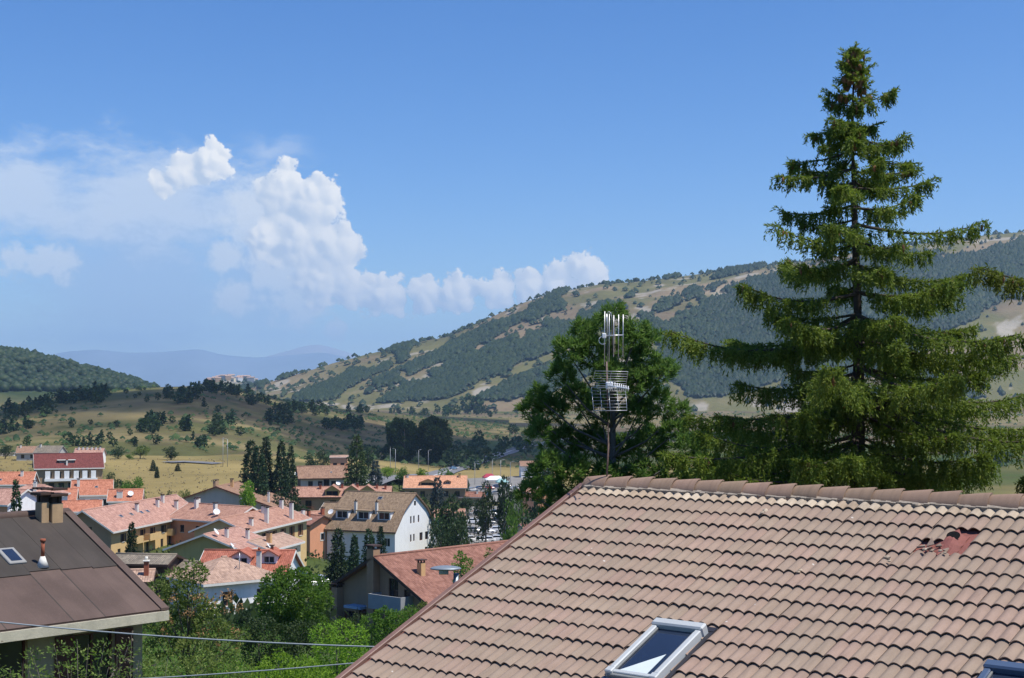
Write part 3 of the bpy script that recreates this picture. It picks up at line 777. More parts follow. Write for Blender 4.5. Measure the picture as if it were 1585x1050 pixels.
# ---- lamp post behind the verge
lp = P(704, 893, 27.5); lz = gz(lp.x, lp.y)
lamp = tag(empty('street_lamp', (lp.x, lp.y, lz)), 'grey disc headed street lamp beside the tiled roof edge', 'street lamp')
def LPp(px, py): return P(px, py, 27.5)-Vector((lp.x, lp.y, lz))
M_LAMP = plain('galvanised_lamp', srgb(132, 142, 150), .45, .08, 4, .02, metal=.3, spec=.5)
q = LPp(706, 886); b = MB(); b.tube([(q.x, 0, 0), (q.x, 0, 1.0), (q.x, 0, q.z-.02)], [.08, .065, .05], 10); b.build('post', M_LAMP, lamp)
bm = bmesh.new(); bmesh.ops.create_uvsphere(bm, u_segments=24, v_segments=12, radius=1)
c = LPp(690, 880.5)
for v in bm.verts:
    z = v.co.z; v.co = (c.x+v.co.x*.285, v.co.y*.2, c.z+(z*.055 if z > 0 else z*.03))
b = MB(); b.add_bm(bm, None, True); b.build('lamp_head', M_LAMP, lamp)
b = MB(); b.tube([(c.x-.12, -.02, c.z-.035), (c.x+.05, -.02, c.z-.035)], .07, 10); b.build('lens', plain('lamp_lens', srgb(180, 188, 190), .2, .05, 4, 0), lamp)
# ------------------------------------------------------------------ houses
def roof_mat(name, c, c2, tile=(.22, .42), bump=.6, dark=.25, stain=.35):
    """rows of tiles too far off to model: per-tile tint and wavy relief along the slope (UV in metres)"""
    if name in MATS: return MATS[name]
    t = NT(name); b = t.bsdf(.88, .2)
    uv = t.n('ShaderNodeUVMap').outputs[0]; sx = t.n('ShaderNodeSeparateXYZ'); t.l(uv, sx.inputs[0])
    u = t.math('DIVIDE', sx.outputs[0], tile[0]); v = t.math('DIVIDE', sx.outputs[1], tile[1])
    cb = t.n('ShaderNodeCombineXYZ'); t.l(t.math('FLOOR', u), cb.inputs[0]); t.l(t.math('FLOOR', v), cb.inputs[1])
    wn_ = t.n('ShaderNodeTexWhiteNoise', noise_dimensions='2D'); t.l(cb.outputs[0], wn_.inputs['Vector'])
    n = t.noise(.5, 5, .65, t.pos()); n2 = t.noise(2.4, 4, .7, t.pos()); n4 = t.noise(3.3, 3, .7, t.pos())
    base = t.mix(wn_.outputs['Value'], tuple(x*.82 for x in c), tuple(x*1.12 for x in c2))
    base = t.mix(t.ramp(n, [(.42, 0), (.68, stain)]), base, tuple(x*.55 for x in c))
    base = t.mix(t.ramp(n2, [(.5, 0), (.7, .5)]), base, tuple(min(1, x*1.3+.02) for x in c2))
    base = t.mix(t.ramp(n4, [(.52, 0), (.72, .5)]), base, tuple(x*.6 for x in c))
    t.l(base, b.inputs['Base Color'])
    w = t.math('ABSOLUTE', t.math('SINE', t.math('MULTIPLY', u, math.pi)))
    st = t.math('MULTIPLY', t.math('FRACT', v), -.6)
    t.bump(t.math('ADD', w, st), b, bump, .06)
    MATS[name] = t.m; return t.m
RF_PINK = roof_mat('roof_pink', srgb(164, 124, 110), srgb(180, 142, 127))
RF_TERRA = roof_mat('roof_terracotta', srgb(160, 118, 101), srgb(175, 136, 118))
RF_ORANGE = roof_mat('roof_orange', srgb(170, 108, 84), srgb(180, 121, 97), stain=.15)
RF_RED = roof_mat('roof_red', srgb(130, 90, 77), srgb(144, 104, 90))
RF_CRIM = roof_mat('roof_crimson', srgb(108, 60, 56), srgb(116, 66, 62), stain=.1)
RF_TAN = roof_mat('roof_tan', srgb(128, 108, 88), srgb(140, 120, 98), stain=.2)
RF_BROWN = roof_mat('roof_brown', srgb(138, 108, 90), srgb(150, 120, 100), stain=.2)
RF_DUSTY = roof_mat('roof_dusty', srgb(162, 134, 118), srgb(174, 146, 128), stain=.25)
RF_GREY = roof_mat('roof_grey', srgb(120, 112, 100), srgb(134, 124, 110), stain=.4)
RF_VIVID = roof_mat('roof_vivid', srgb(152, 90, 72), srgb(164, 102, 84), stain=.2)
W_WHITE = plain('wall_white', srgb(236, 236, 234), .85, .05, .6, .1, 20, dirt=.25)
W_YELL = plain('wall_yellow', srgb(216, 184, 130), .9, .06, .6, .1, 20, dirt=.25)
W_ORAN = plain('wall_orange', srgb(222, 158, 122), .9, .06, .6, .1, 20, dirt=.2)
W_GREY = plain('wall_grey', srgb(176, 176, 172), .9, .06, .6, .1, 20, dirt=.3)
W_TAN = plain('wall_tan', srgb(170, 142, 112), .9, .08, .6, .1, 20, dirt=.3)
W_BRN = plain('wall_brown', srgb(158, 132, 106), .9, .1, .8, .2, 20, dirt=.3)
W_CREAM = plain('wall_cream', srgb(220, 206, 172), .9, .06, .6, .1, 20, dirt=.3)
W_OLIVE = plain('wall_ochre', srgb(190, 172, 112), .9, .06, .6, .1, 20, dirt=.3)
T_WHITE = plain('trim_white', srgb(216, 214, 206), .7, .06, 2, .05, 20)
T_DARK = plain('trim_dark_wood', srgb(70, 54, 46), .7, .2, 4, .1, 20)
T_WOOD = plain('trim_wood', srgb(124, 84, 60), .7, .2, 4, .1, 20)
T_GREY = plain('trim_grey', srgb(140, 140, 138), .6, .1, 3, .05, 20)
M_GLASS = glass_mat('window_glass', (.018, .022, .028), .08, .6)
M_DISH = plain('dish_white', srgb(222, 224, 224), .45, .05, 3, 0)
M_PLAST = plain('chimney_plaster', srgb(222, 206, 176), .9, .1, 2, .1, 20, dirt=.3)
M_CHWH = plain('chimney_white', srgb(220, 216, 206), .9, .08, 2, .1, 20, dirt=.3)
M_CHBR = plain('chimney_tan', srgb(206, 166, 118), .9, .12, 2, .2, 20, dirt=.3)
M_BRICK = plain('brick_red', srgb(150, 88, 66), .9, .2, 6, .3, 30)

def clip_poly(poly, outline):
    """convex clip in (u,z)"""
    out = poly
    n = len(outline)
    for i in range(n):
        a, b = outline[i], outline[(i+1) % n]; res = []
        def side(p): return (b[0]-a[0])*(p[1]-a[1])-(b[1]-a[1])*(p[0]-a[0])
        for k in range(len(out)):
            p, q = out[k], out[(k+1) % len(out)]; sp, sq = side(p), side(q)
            if sp >= -1e-7: res.append(p)
            if (sp > 1e-7 and sq < -1e-7) or (sp < -1e-7 and sq > 1e-7):
                t = sp/(sp-sq); res.append((p[0]+(q[0]-p[0])*t, p[1]+(q[1]-p[1])*t))
        out = res
        if len(out) < 3: return []
    return out
class House:
    """local x along the ridge (0..L), y across (-W/2..W/2), z from the base"""
    def __init__(s, name, label, cat, end, yaw, L, Wd, He, pitch, wall, roof, trim=None, ov=(.6, .6), hip=False, base=2.0, group=None, prof=None, roofname='roof'):
        # end: world position of the ridge end at x=0
        s.L, s.W, s.He = L, Wd, He
        s.rise = Wd/2*math.tan(R(pitch)) if prof is None else prof[-1][1]
        s.prof = prof                            # [(half-width fraction from outside, height)] for a broken-pitch gable
        s.base = base
        z0 = end.z-s.rise-He-.18
        s.yaw = R(yaw)
        s.o = tag(empty(name, (end.x, end.y, z0), s.yaw), label, cat, group)
        s.wallm, s.roofm = wall, roof; s.op = {'f': [], 'b': [], 's': [], 'e': []}
        s.trim = trim or T_WHITE; s.ov = ov; s.hip = hip; s.walls = {}
    def wl(s, k): return s.L if k in 'fb' else s.W
    def fr(s, k):
        L, W = s.L, s.W       # origin, u-dir, normal
        return {'f': (Vector((0, -W/2, 0)), Vector((1, 0, 0)), Vector((0, -1, 0))), 'b': (Vector((L, W/2, 0)), Vector((-1, 0, 0)), Vector((0, 1, 0))),
                's': (Vector((0, W/2, 0)), Vector((0, -1, 0)), Vector((-1, 0, 0))), 'e': (Vector((L, -W/2, 0)), Vector((0, 1, 0)), Vector((1, 0, 0)))}[k]
    def outline(s, k):
        w = s.wl(k); b = -s.base
        if k in 'fb' or s.hip: return [(0, b), (w, b), (w, s.He), (0, s.He)]
        if s.prof: 
            pts = [(0, b), (w, b)]+[(w-w/2*f, s.He+h) for f, h in s.prof]+[(w/2*f, s.He+h) for f, h in s.prof[::-1][1:]]
            return pts
        return [(0, b), (w, b), (w, s.He), (w/2, s.He+s.rise), (0, s.He)]
    def win(s, k, u, z, w, h, typ='win', m=None, fm=None):
        s.op[k].append((u-w/2, z, w, h, typ, m, fm)); return s
    def row(s, k, us, z, w, h, typ='win', **kw):
        for u in us: s.win(k, u, z, w, h, typ, **kw)
        return s
    def part(s, mb, name, m, parent=None, label=None):
        o = mb.build(name, m, parent or s.o)
        if label: o['label'] = label
        return o
    def build_walls(s, colours=None):
        for k in 'fbse':
            O, U, N = s.fr(k); ol = s.outline(k); b = MB()
            us = sorted({0, s.wl(k), *[x for a in s.op[k] for x in (a[0], a[0]+a[2])]}); zt = max(p[1] for p in ol)
            zs = sorted({-s.base, zt, *[x for a in s.op[k] for x in (a[1], a[1]+a[3])]})
            def W3(p, d=0): return O+U*p[0]+Vector((0, 0, p[1]))-N*d
            for i in range(len(us)-1):
                for j in range(len(zs)-1):
                    uc, zc = (us[i]+us[i+1])/2, (zs[j]+zs[j+1])/2
                    if any(a[0] < uc < a[0]+a[2] and a[1] < zc < a[1]+a[3] for a in s.op[k]): continue
                    c = clip_poly([(us[i], zs[j]), (us[i+1], zs[j]), (us[i+1], zs[j+1]), (us[i], zs[j+1])], ol)
                    if c: b.face([W3(p) for p in c])
            for (u, z, w, h, typ, m, fm) in s.op[k]:
                d = .9 if typ == 'loggia' else .16
                q = [(u, z), (u+w, z), (u+w, z+h), (u, z+h)]
                for a in range(4):
                    p, r = q[a], q[(a+1) % 4]; b.face([W3(p), W3(p, d), W3(r, d), W3(r)])
            cm = (colours or {}).get(k, s.wallm)
            s.walls[k] = s.part(b, 'wall', cm)
            for (u, z, w, h, typ, m, fm) in s.op[k]: s.window(k, u, z, w, h, typ, m, fm)
    def bar(s, b, O, U, N, u0, u1, z0, z1, d0, d1):
        """box on a wall: d measured inwards"""
        pts = [O+U*u+Vector((0, 0, z))-N*d for u in (u0, u1) for z in (z0, z1) for d in (d0, d1)]
        a = lambda *i: b.face([pts[j] for j in i])
        a(0, 4, 6, 2); a(1, 3, 7, 5); a(0, 2, 3, 1); a(4, 5, 7, 6); a(2, 6, 7, 3); a(0, 1, 5, 4)
    def window(s, k, u, z, w, h, typ, m, fm):
        O, U, N = s.fr(k); d = .9 if typ == 'loggia' else .16
        fm = fm or T_DARK; b = MB(); t = .06
        for a in ((u, u+t, z, z+h), (u+w-t, u+w, z, z+h), (u+t, u+w-t, z, z+t), (u+t, u+w-t, z+h-t, z+h)):
            s.bar(b, O, U, N, a[0], a[1], a[2], a[3], d-.06, d-.002)
        if w > .8: s.bar(b, O, U, N, u+w/2-.04, u+w/2+.04, z+t, z+h-t, d-.055, d-.004)
        wo_ = s.part(b, 'door' if typ in ('door', 'loggia') and h > 1.8 else 'window', fm)
        g = MB(); g.face([O+U*(u+t)+Vector((0, 0, z+t))-N*(d-.02), O+U*(u+w-t)+Vector((0, 0, z+t))-N*(d-.02), O+U*(u+w-t)+Vector((0, 0, z+h-t))-N*(d-.02), O+U*(u+t)+Vector((0, 0, z+h-t))-N*(d-.02)])
        s.part(g, 'pane', m or M_GLASS, wo_)
        if typ in ('win', 'sh'):
            q = MB(); s.bar(q, O, U, N, u-.08, u+w+.08, z-.07, z-.005, -.09, .1); s.part(q, 'sill', s.trim, wo_)
        if typ == 'framed':
            for n_, a in enumerate(((u-.18, u-.01, z-.18, z+h+.18), (u+w+.01, u+w+.18, z-.18, z+h+.18), (u-.01, u+w+.01, z+h+.01, z+h+.18), (u-.01, u+w+.01, z-.18, z-.01))):
                q = MB(); s.bar(q, O, U, N, *a, -.05, .02); s.part(q, 'surround', T_WHITE, wo_)
        if typ == 'sh':
            for a in ((u-w*.48, u-.02), (u+w+.02, u+w*1.48)):
                q = MB(); s.bar(q, O, U, N, a[0], a[1], z, z+h, -.05, -.012); s.part(q, 'shutter', fm, wo_)
    def build_roof(s, thick=.2, gutter=True, ridge=True, soff=None):
        L, W, He, rise = s.L, s.W, s.He, s.rise; oe, og = s.ov
        if s.hip:
            b = MB(); h = W/2+oe; k = rise/(W/2); ze = He-oe*k+.02; zt = He+rise+.02; hx = min(W/2, L/2-.2)
            c = [(-oe, -h), (L+oe, -h), (L+oe, h), (-oe, h)]; r0, r1 = (hx, 0), (L-hx, 0)
            S = math.hypot(h, zt-ze)
            def add(pts, ux): 
                P3 = [(x, y, z+.16) for x, y, z in pts]; b.face(P3, ux)
            add([(c[0][0], -h, ze), (c[1][0], -h, ze), (r1[0], 0, zt), (r0[0], 0, zt)], [(0, 0), (L+2*oe, 0), (L+oe-hx, S), (oe+hx, S)])
            add([(c[1][0], h, ze), (c[0][0], h, ze), (r0[0], 0, zt), (r1[0], 0, zt)], [(0, 0), (L+2*oe, 0), (L+oe-hx, S), (oe+hx, S)])
            add([(-oe, h, ze), (-oe, -h, ze), (r0[0], 0, zt)], [(0, 0), (2*h, 0), (h, S)])
            add([(L+oe, -h, ze), (L+oe, h, ze), (r1[0], 0, zt)], [(0, 0), (2*h, 0), (h, S)])
            b.face([(-oe, -h, ze-.02), (-oe, h, ze-.02), (L+oe, h, ze-.02), (L+oe, -h, ze-.02)])
            s.roof = s.part(b, 'roof', s.roofm)
            f = MB()
            for x0, x1, y0, y1 in ((-oe-.03, L+oe+.03, -h-.04, -h+.01), (-oe-.03, L+oe+.03, h-.01, h+.04), (-oe-.04, -oe+.01, -h+.02, h-.02), (L+oe-.01, L+oe+.04, -h+.02, h-.02)):
                f.box(x0, x1, y0, y1, ze-.10, ze+.14)
            s.part(f, 'fascia', s.trim, s.roof)
            if ridge:
                q = MB(); q.tube([(r0[0], 0, zt+.17), (r1[0], 0, zt+.17)], .12, 8); s.part(q, 'ridge', s.roofm, s.roof)
            return s
        prof = s.prof or [(0, 0), (1, rise)]
        b = MB(); bo = []
        for sg in (-1, 1):
            pts = [(sg*(W/2*(1-f)), He+h+.02) for f, h in prof]
            (y0, z0), (y1, z1) = pts[0], pts[1]
            k = (z1-z0)/abs(y1-y0); pts[0] = (y0+sg*oe, z0-oe*k)
            run = 0
            for (ya, za), (yb, zb) in zip(pts[:-1], pts[1:]):
                ln = math.hypot(yb-ya, zb-za); t = thick
                quad = [(-og, ya, za+t), (L+og, ya, za+t), (L+og, yb, zb+t), (-og, yb, zb+t)]
                low = [(x, y, z-t) for x, y, z in quad]
                uv = [(0, run), (L+2*og, run), (L+2*og, run+ln), (0, run+ln)]
                o_ = 1 if sg < 0 else -1
                b.face(quad[::o_], uv[::o_]); b.face(low[::-o_])
                for a in (1, 3): b.face([quad[a], low[a], low[(a+1) % 4], quad[(a+1) % 4]][::o_])
                if run == 0: b.face([quad[0], low[0], low[1], quad[1]][::o_])
                run += ln
            bo.append(pts)
        s.roof = s.part(b, 'roof', s.roofm)
        zt = He+prof[-1][1]+.02+thick
        if ridge:
            q = MB(); q.tube([(-og, 0, zt), (L+og, 0, zt)], .13, 8); s.part(q, 'ridge', s.roofm, s.roof)
        for pts in bo:                      # eaves board and verge boards
            y, z = pts[0]; sg = 1 if y > 0 else -1
            q = MB(); q.box(-og-.02, L+og+.02, min(y, y+sg*.07), max(y, y+sg*.07), z-.06, z+thick+.03); s.part(q, 'fascia', s.trim, s.roof)
            for x in (-og-.05, L+og):
                q = MB()
                for (ya, za), (yb, zb) in zip(pts[:-1], pts[1:]):
                    A = [(x, ya, za-.05), (x, yb, zb-.05), (x, yb, zb+thick+.03), (x, ya, za+thick+.03)]; B = [(px_+.05, py_, pz_) for px_, py_, pz_ in A]
                    q.face(A); q.face(B[::-1])
                    for a in range(4): q.face([A[a], B[a], B[(a+1) % 4], A[(a+1) % 4]])
                s.part(q, 'verge_board', s.trim, s.roof)
        return s
    def rz(s, y):
        """roof height over the wall base at offset y"""
        if s.prof:
            f = 1-abs(y)/(s.W/2); return s.He+float(np.interp(f, [p[0] for p in s.prof], [p[1] for p in s.prof]))+.22
        return s.He+s.rise*(1-abs(y)/(s.W/2))+.2
    def chimney(s, x, y, h=1.4, w=.55, d=.55, m=None, cap='slab', capm=None):
        z = s.rz(y); b = MB(); b.box(x-w/2, x+w/2, y-d/2, y+d/2, z-.6, z+h, .015)
        c = s.part(b, 'chimney', m or M_PLAST)
        q = MB()
        if cap == 'slab':
            for a in (-1, 1):
                for e in (-1, 1): q.box(x+a*(w/2-.08)-.05, x+a*(w/2-.08)+.05, y+e*(d/2-.08)-.05, y+e*(d/2-.08)+.05, z+h-.02, z+h+.2)
            q.box(x-w/2-.1, x+w/2+.1, y-d/2-.1, y+d/2+.1, z+h+.2, z+h+.28, .01)
        else:
            q.box(x-w/2-.08, x+w/2+.08, y-d/2-.08, y+d/2+.08, z+h, z+h+.1, .01)
            q.tube([(x, y, z+h+.1), (x, y, z+h+.4)], .13, 8)
        s.part(q, 'chimney_cap', capm or T_DARK if cap == 'slab' else capm or M_BRICK, c)
        return c
    def balcony(s, k, u0, u1, z, d=1.1, m=None, h=.95, rail=None):
        O, U, N = s.fr(k); b = MB(); m = m or s.wallm
        s.bar(b, O, U, N, u0, u1, z-.18, z, -d, -.003)
        if rail is None:
            s.bar(b, O, U, N, u0, u1, z+.001, z+h, -d, -d+.12); s.bar(b, O, U, N, u0, u0+.12, z+.001, z+h, -d+.121, -.004); s.bar(b, O, U, N, u1-.12, u1, z+.001, z+h, -d+.121, -.004)
            return s.part(b, 'balcony', m)
        o = s.part(b, 'balcony', m); r = MB()
        s.bar(r, O, U, N, u0, u1, z+h-.06, z+h, -d, -d+.06); s.bar(r, O, U, N, u0, u1, z+.1, z+.15, -d, -d+.05)
        n = max(3, int((u1-u0)/.28))
        for i in range(n+1):
            u = u0+.03+(u1-u0-.06)*i/n; s.bar(r, O, U, N, u-.035, u+.035, z, z+h-.05, -d+.01, -d+.04)
        s.part(r, 'railing', rail, o); return o
    def dish(s, x, y, z, r=.45, az=0, arm=True):
        b = MB(); n, m_ = 16, 4; rings = []
        d = Vector((math.sin(az)*.8, -math.cos(az)*.8, .6)).normalized(); a = d.cross(Vector((0, 0, 1))).normalized(); c = d.cross(a)
        o = Vector((x, y, z))
        for i in range(m_+1):
            q = i/m_; rings.append([o+(a*math.cos(t)+c*math.sin(t))*r*q+d*(q*q*.16*r) for t in [2*math.pi*k/n for k in range(n)]])
        for i in range(m_):
            for k in range(n): b.face([rings[i][k], rings[i][(k+1) % n], rings[i+1][(k+1) % n], rings[i+1][k]], smooth=True)
        b.tube([o-d*.04, o-d*.2, o-d*.2+Vector((0, 0, -.7))], .03, 5)
        b.tube([o-c*r*.9, o+d*r*1.0], .02, 4); 
        return s.part(b, 'satellite_dish', M_DISH)
    def skylight(s, x, y, w=.8, l=1.0):
        sg = -1 if y < 0 else 1; k = s.rise/(s.W/2); t = math.atan(k)
        M = Matrix.Translation((x, y, s.rz(y)+.0)) @ Matrix.Rotation(t*(1 if sg < 0 else -1), 4, 'X')
        b = MB(); b.box(-w/2, w/2, -l/2, l/2, -.04, .10, .02, M); o = s.part(b, 'skylight', T_GREY)
        g = MB(); g.face([M @ Vector(p) for p in ((-w/2+.1, -l/2+.1, .106), (w/2-.1, -l/2+.1, .106), (w/2-.1, l/2-.1, .106), (-w/2+.1, l/2-.1, .106))]); s.part(g, 'pane', M_GLASSS, o)
        return o
    def dormer(s, x, y, w=1.6, h=1.3, roofm=None, wallm=None, flat=False, pitch=28, glass=None, fm=None):
        """window box standing out of the slope, front at y"""
        sg = -1 if y < 0 else 1; z = s.rz(y)-.25; wallm = wallm or s.wallm
        k = s.rise/(s.W/2) if not s.prof else (s.prof[-1][1]-s.prof[-2][1])/(s.W/2*(s.prof[-1][0]-s.prof[-2][0]))
        kd = max(k, .2); dep = min(abs(y)-.05, (h+.25)/kd)
        b = MB(); y1 = y-sg*dep
        ww = w-.5; wh = h-.45
        def q(pts): b.face(pts)
        # front with an opening
        x0, x1 = x-w/2, x+w/2; a0, a1 = x-ww/2, x+ww/2; c0, c1 = z+.3, z+.3+wh
        for X0, X1, Z0, Z1 in ((x0, a0, z, z+h), (a1, x1, z, z+h), (a0, a1, z, c0), (a0, a1, c1, z+h)): q([(X0, y, Z0), (X1, y, Z0), (X1, y, Z1), (X0, y, Z1)])
        for X in (x0, x1): q([(X, y, z), (X, y1, z+h-.1), (X, y1, z+h), (X, y, z+h)])
        if not flat: q([(x0, y, z+h), (x1, y, z+h), (x, y, z+h+w/2*math.tan(R(pitch)))])
        o = s.part(b, 'dormer', wallm)
        f = MB(); yi = y-sg*.1
        for X0, X1, Z0, Z1 in ((a0, a0+.07, c0, c1), (a1-.07, a1, c0, c1), (a0, a1, c0, c0+.07), (a0, a1, c1-.07, c1), (x-.035, x+.035, c0, c1)): f.box(X0, X1, min(yi, yi+sg*.05), max(yi, yi+sg*.05), Z0, Z1)
        s.part(f, 'window', fm or T_WHITE, o)
        g = MB(); g.face([(a0, yi, c0), (a1, yi, c0), (a1, yi, c1), (a0, yi, c1)]); s.part(g, 'pane', glass or M_GLASS, o)
        r = MB(); ov = .25; yf = y+sg*.35; yb = y-sg*(dep+ (0 if flat else .8))
        if flat:
            r.box(x0-ov, x1+ov, min(yf, yb), max(yf, yb), z+h, z+h+.16, .02)
        else:
            zr = z+h+w/2*math.tan(R(pitch)); ze = z+h-ov*math.tan(R(pitch))
            for X in (x0-ov, x1+ov):
                top = [(X, yf, ze+.12), (x, yf, zr+.12), (x, yb, zr+.12), (X, yb, ze+.12)]; lo = [(a, b_, c-.14) for a, b_, c in top]
                ln = math.hypot(w/2+ov, zr-ze)
                r.face(top, [(0, 0), (0, ln), (dep, ln), (dep, 0)]); r.face(lo[::-1])
                for i in range(4): r.face([top[i], lo[i], lo[(i+1) % 4], top[(i+1) % 4]])
        s.part(r, 'dormer_roof', roofm or s.roofm, o); return o

def slope_at(H, px, py, lift=.22):
    """house-local (x, y) on the front slope under a photo pixel"""
    k = H.rise/(H.W/2); d = P(px, py, 1)-Vector((0, 0, CZ)); Mi = Matrix.Rotation(-H.yaw, 4, 'Z'); dl = Mi @ d; ol = Mi @ (Vector((0, 0, CZ))-H.o.location)
    t = (H.He+H.rise+lift+k*ol.y-ol.z)/(dl.z-k*dl.y); q = ol+dl*t; return q.x, q.y
def from_corner(px, py, D, yaw, W, pitch, ov):
    """ridge end for a house whose front-left eave corner shows at a photo pixel"""
    c = P(px, py, D); a = R(yaw); ex = Vector((math.cos(a), math.sin(a), 0)); ey = Vector((-math.sin(a), math.cos(a), 0)); t = math.tan(R(pitch))
    e = c+ex*ov+ey*(W/2+ov); e.z = c.z+(W/2+ov)*t; return e
rg = random.Random(77)
def lit(n, a, b): return [a+(b-a)*i/(n-1) for i in range(n)]
# ---- brown-roofed house close by on the left
e = P(92, 796, 44.3); LB = 14.5; OVB = .7
end = e-Vector((math.cos(R(48)), math.sin(R(48)), 0))*LB
B = House('brown_roof_house', 'house with a dark brown sheeted roof and concrete eave', 'house', end, 48, LB, 8.4, 4.0, 25.5, plain('wall_sand', srgb(176, 152, 120), .9, .1, .8, .15, 20, dirt=.4), plain('roof_deck', srgb(70, 60, 56), .9, .2, 2, .2), plain('eave_concrete', srgb(186, 180, 160), .95, .18, 3, .3, 20, dirt=.5), ov=(OVB, .3))
T_BWOOD = plain('brown_window_wood', srgb(96, 56, 46), .6, .2, 4, .1)
B.row('f', (1.5, 4.2, 7.4, 10.2), 1.9, 1.7, 1.9, 'win', fm=T_BWOOD).win('f', 13, 2.0, 1.2, 1.4, 'sh', fm=T_BWOOD).row('f', (2, 6, 10), -1.2, 1.2, 1.3, fm=T_BWOOD).row('e', (3, 6.3), 1.6, 1.1, 1.4, 'sh', fm=T_BWOOD).row('s', (3, 6.3), 1.6, 1.1, 1.4, 'sh', fm=T_BWOOD)
B.build_walls(); B.build_roof(.16)
for p in B.roof.children:
    if p.name.startswith('fascia'): p.data.transform(Matrix.Translation((0, 0, -.04)) @ Matrix.Translation((0, 0, 0)))
B.balcony('f', .3, 9.2, 1.75, 1.0, T_BWOOD, .9, T_BWOOD)
def sheet_mat(name, c, c2):
    t = NT(name); b = t.bsdf(.8, .25); oi = t.n('ShaderNodeObjectInfo'); p = t.objc(); g = t.pos()
    mp = t.n('ShaderNodeMapping'); mp.inputs['Scale'].default_value = (2.2, .35, .35); t.l(p, mp.inputs[0])
    n = t.noise(1.2, 5, .65, mp.outputs[0]); n2 = t.noise(.45, 4, .6, g); n3 = t.noise(28, 3, .7, g)
    v = t.mix(oi.outputs['Random'], c, c2); v = t.mix(t.ramp(n, [(.4, 0), (.75, .6)]), v, tuple(x*.6 for x in c))
    v = t.mix(t.ramp(n2, [(.45, 0), (.65, .55)]), v, tuple(x*.55 for x in c2)); v = t.mix(t.ramp(n3, [(.55, 0), (.75, .35)]), v, tuple(min(1, x*1.5) for x in c))
    t.l(v, b.inputs['Base Color']); t.bump(n3, b, .3, .01); return t.m
M_SH1 = sheet_mat('bitumen_brown', srgb(100, 84, 77), srgb(90, 75, 69)); M_SH2 = sheet_mat('bitumen_dark', srgb(64, 60, 56), srgb(72, 65, 60))
hw = B.W/2; k = B.rise/hw; sl_ = math.atan(k); Ls = (hw+OVB)/math.cos(sl_)
def sheet(x0, x1, a, b_, z, m, sg):
    q = MB(); q.box(0, x1-x0-(.008 if m is M_SH1 else .003), 0, b_-a, 0, .03, .004)
    o = q.build('roof_sheet', m, B.roof)
    y0 = -(hw+OVB)+a*math.cos(sl_); zz = B.He-OVB*k+.18+a*math.sin(sl_)
    o.location = (x0, y0, zz+z); o.rotation_euler = (sl_, 0, 0); return o
nsh = 16; ws = (LB+.56)/nsh
for i in range(nsh):
    x = -.28+i*ws; cut = Ls*.46+rg.uniform(-.1, .1)
    sheet(x, x+ws, .02, cut, .004+rg.uniform(0, .006), M_SH1, 1); sheet(x, x+ws, cut-.1, Ls-.03, .036+rg.uniform(0, .006), M_SH2, 1)
for i in range(nsh+1):
    x = -.28+i*ws; q = MB(); q.box(-.022, .022, .02, Ls*.45, 0, .014, .006); o = q.build('sheet_joint', M_SH2 if i % 3 else M_SH1, B.roof)
    o.location = (x-.006, -(hw+OVB), B.He-OVB*k+.185+.022); o.rotation_euler = (sl_, 0, 0)
q = MB(); q.tube([(-.3, 0, B.He+B.rise+.2), (LB+.3, 0, B.He+B.rise+.2)], .15, 8); B.part(q, 'ridge_cap', M_SH1, B.roof)
q = MB(); q.box(LB+.16, LB+.36, -.1, .1, 0, .1)
vo_ = MB(); A = [(LB+.1, -(hw+OVB+.02), B.He-(OVB+.02)*k+.2), (LB+.34, -(hw+OVB+.02), B.He-(OVB+.02)*k+.2), (LB+.34, 0, B.He+B.rise+.25), (LB+.1, 0, B.He+B.rise+.25)]
A2 = [(x, y, z+.07) for x, y, z in A]; vo_.face(A2); vo_.face(A[::-1])
for i in range(4): vo_.face([A[i], A[(i+1) % 4], A2[(i+1) % 4], A2[i]])
B.part(vo_, 'verge_cap', M_SH1, B.roof)
def B_at(px, py):
    """house-local (x, y) on the front slope under a pixel"""
    d = P(px, py, 1)-Vector((0, 0, CZ)); Mi = Matrix.Rotation(-B.yaw, 4, 'Z'); dl = Mi @ d; ol = Mi @ (Vector((0, 0, CZ))-B.o.location)
    # z = He+rise+.2 + y*k for y<0
    t = (B.He+B.rise+.22+k*ol.y-ol.z)/(dl.z-k*dl.y); q = ol+dl*t; return q.x, q.y
x, y = B_at(17, 863); o = B.skylight(x, y, .52, .8); o['label'] = 'small roof window with pale frame'
x, y = B_at(66, 878); q = MB(); bm = bmesh.new(); bmesh.ops.create_cone(bm, cap_ends=True, segments=14, radius1=.17, radius2=.06, depth=.3); q.add_bm(bm, Matrix.Translation((x, y, B.rz(y)+.16)), True)
vp = B.part(q, 'vent_pipe', T_WHITE); q = MB(); q.tube([(x, y, B.rz(y)+.28), (x, y, B.rz(y)+.72)], .05, 8); q.tube([(x, y, B.rz(y)+.7), (x, y, B.rz(y)+.78)], .075, 8); B.part(q, 'vent_tube', M_BRICK, vp)
for (px_, h, w) in ((65, .55, .24), (84, .52, .36)):
    x, y = B_at(px_, 806); c = B.chimney(x, min(y, -.15), h, w, .36, plain('chimney_muted', srgb(178, 150, 116), .9, .15, 3, .2, 20, dirt=.4))
    for kk in range(3):
        q = MB(); q.box(x-w/2-.06, x+w/2+.06, min(y, -.15)-.3+kk*.22, min(y, -.15)-.2+kk*.22, B.rz(-.15)+h+.27, B.rz(-.15)+h+.33); B.part(q, 'cap_slat', T_DARK, c)

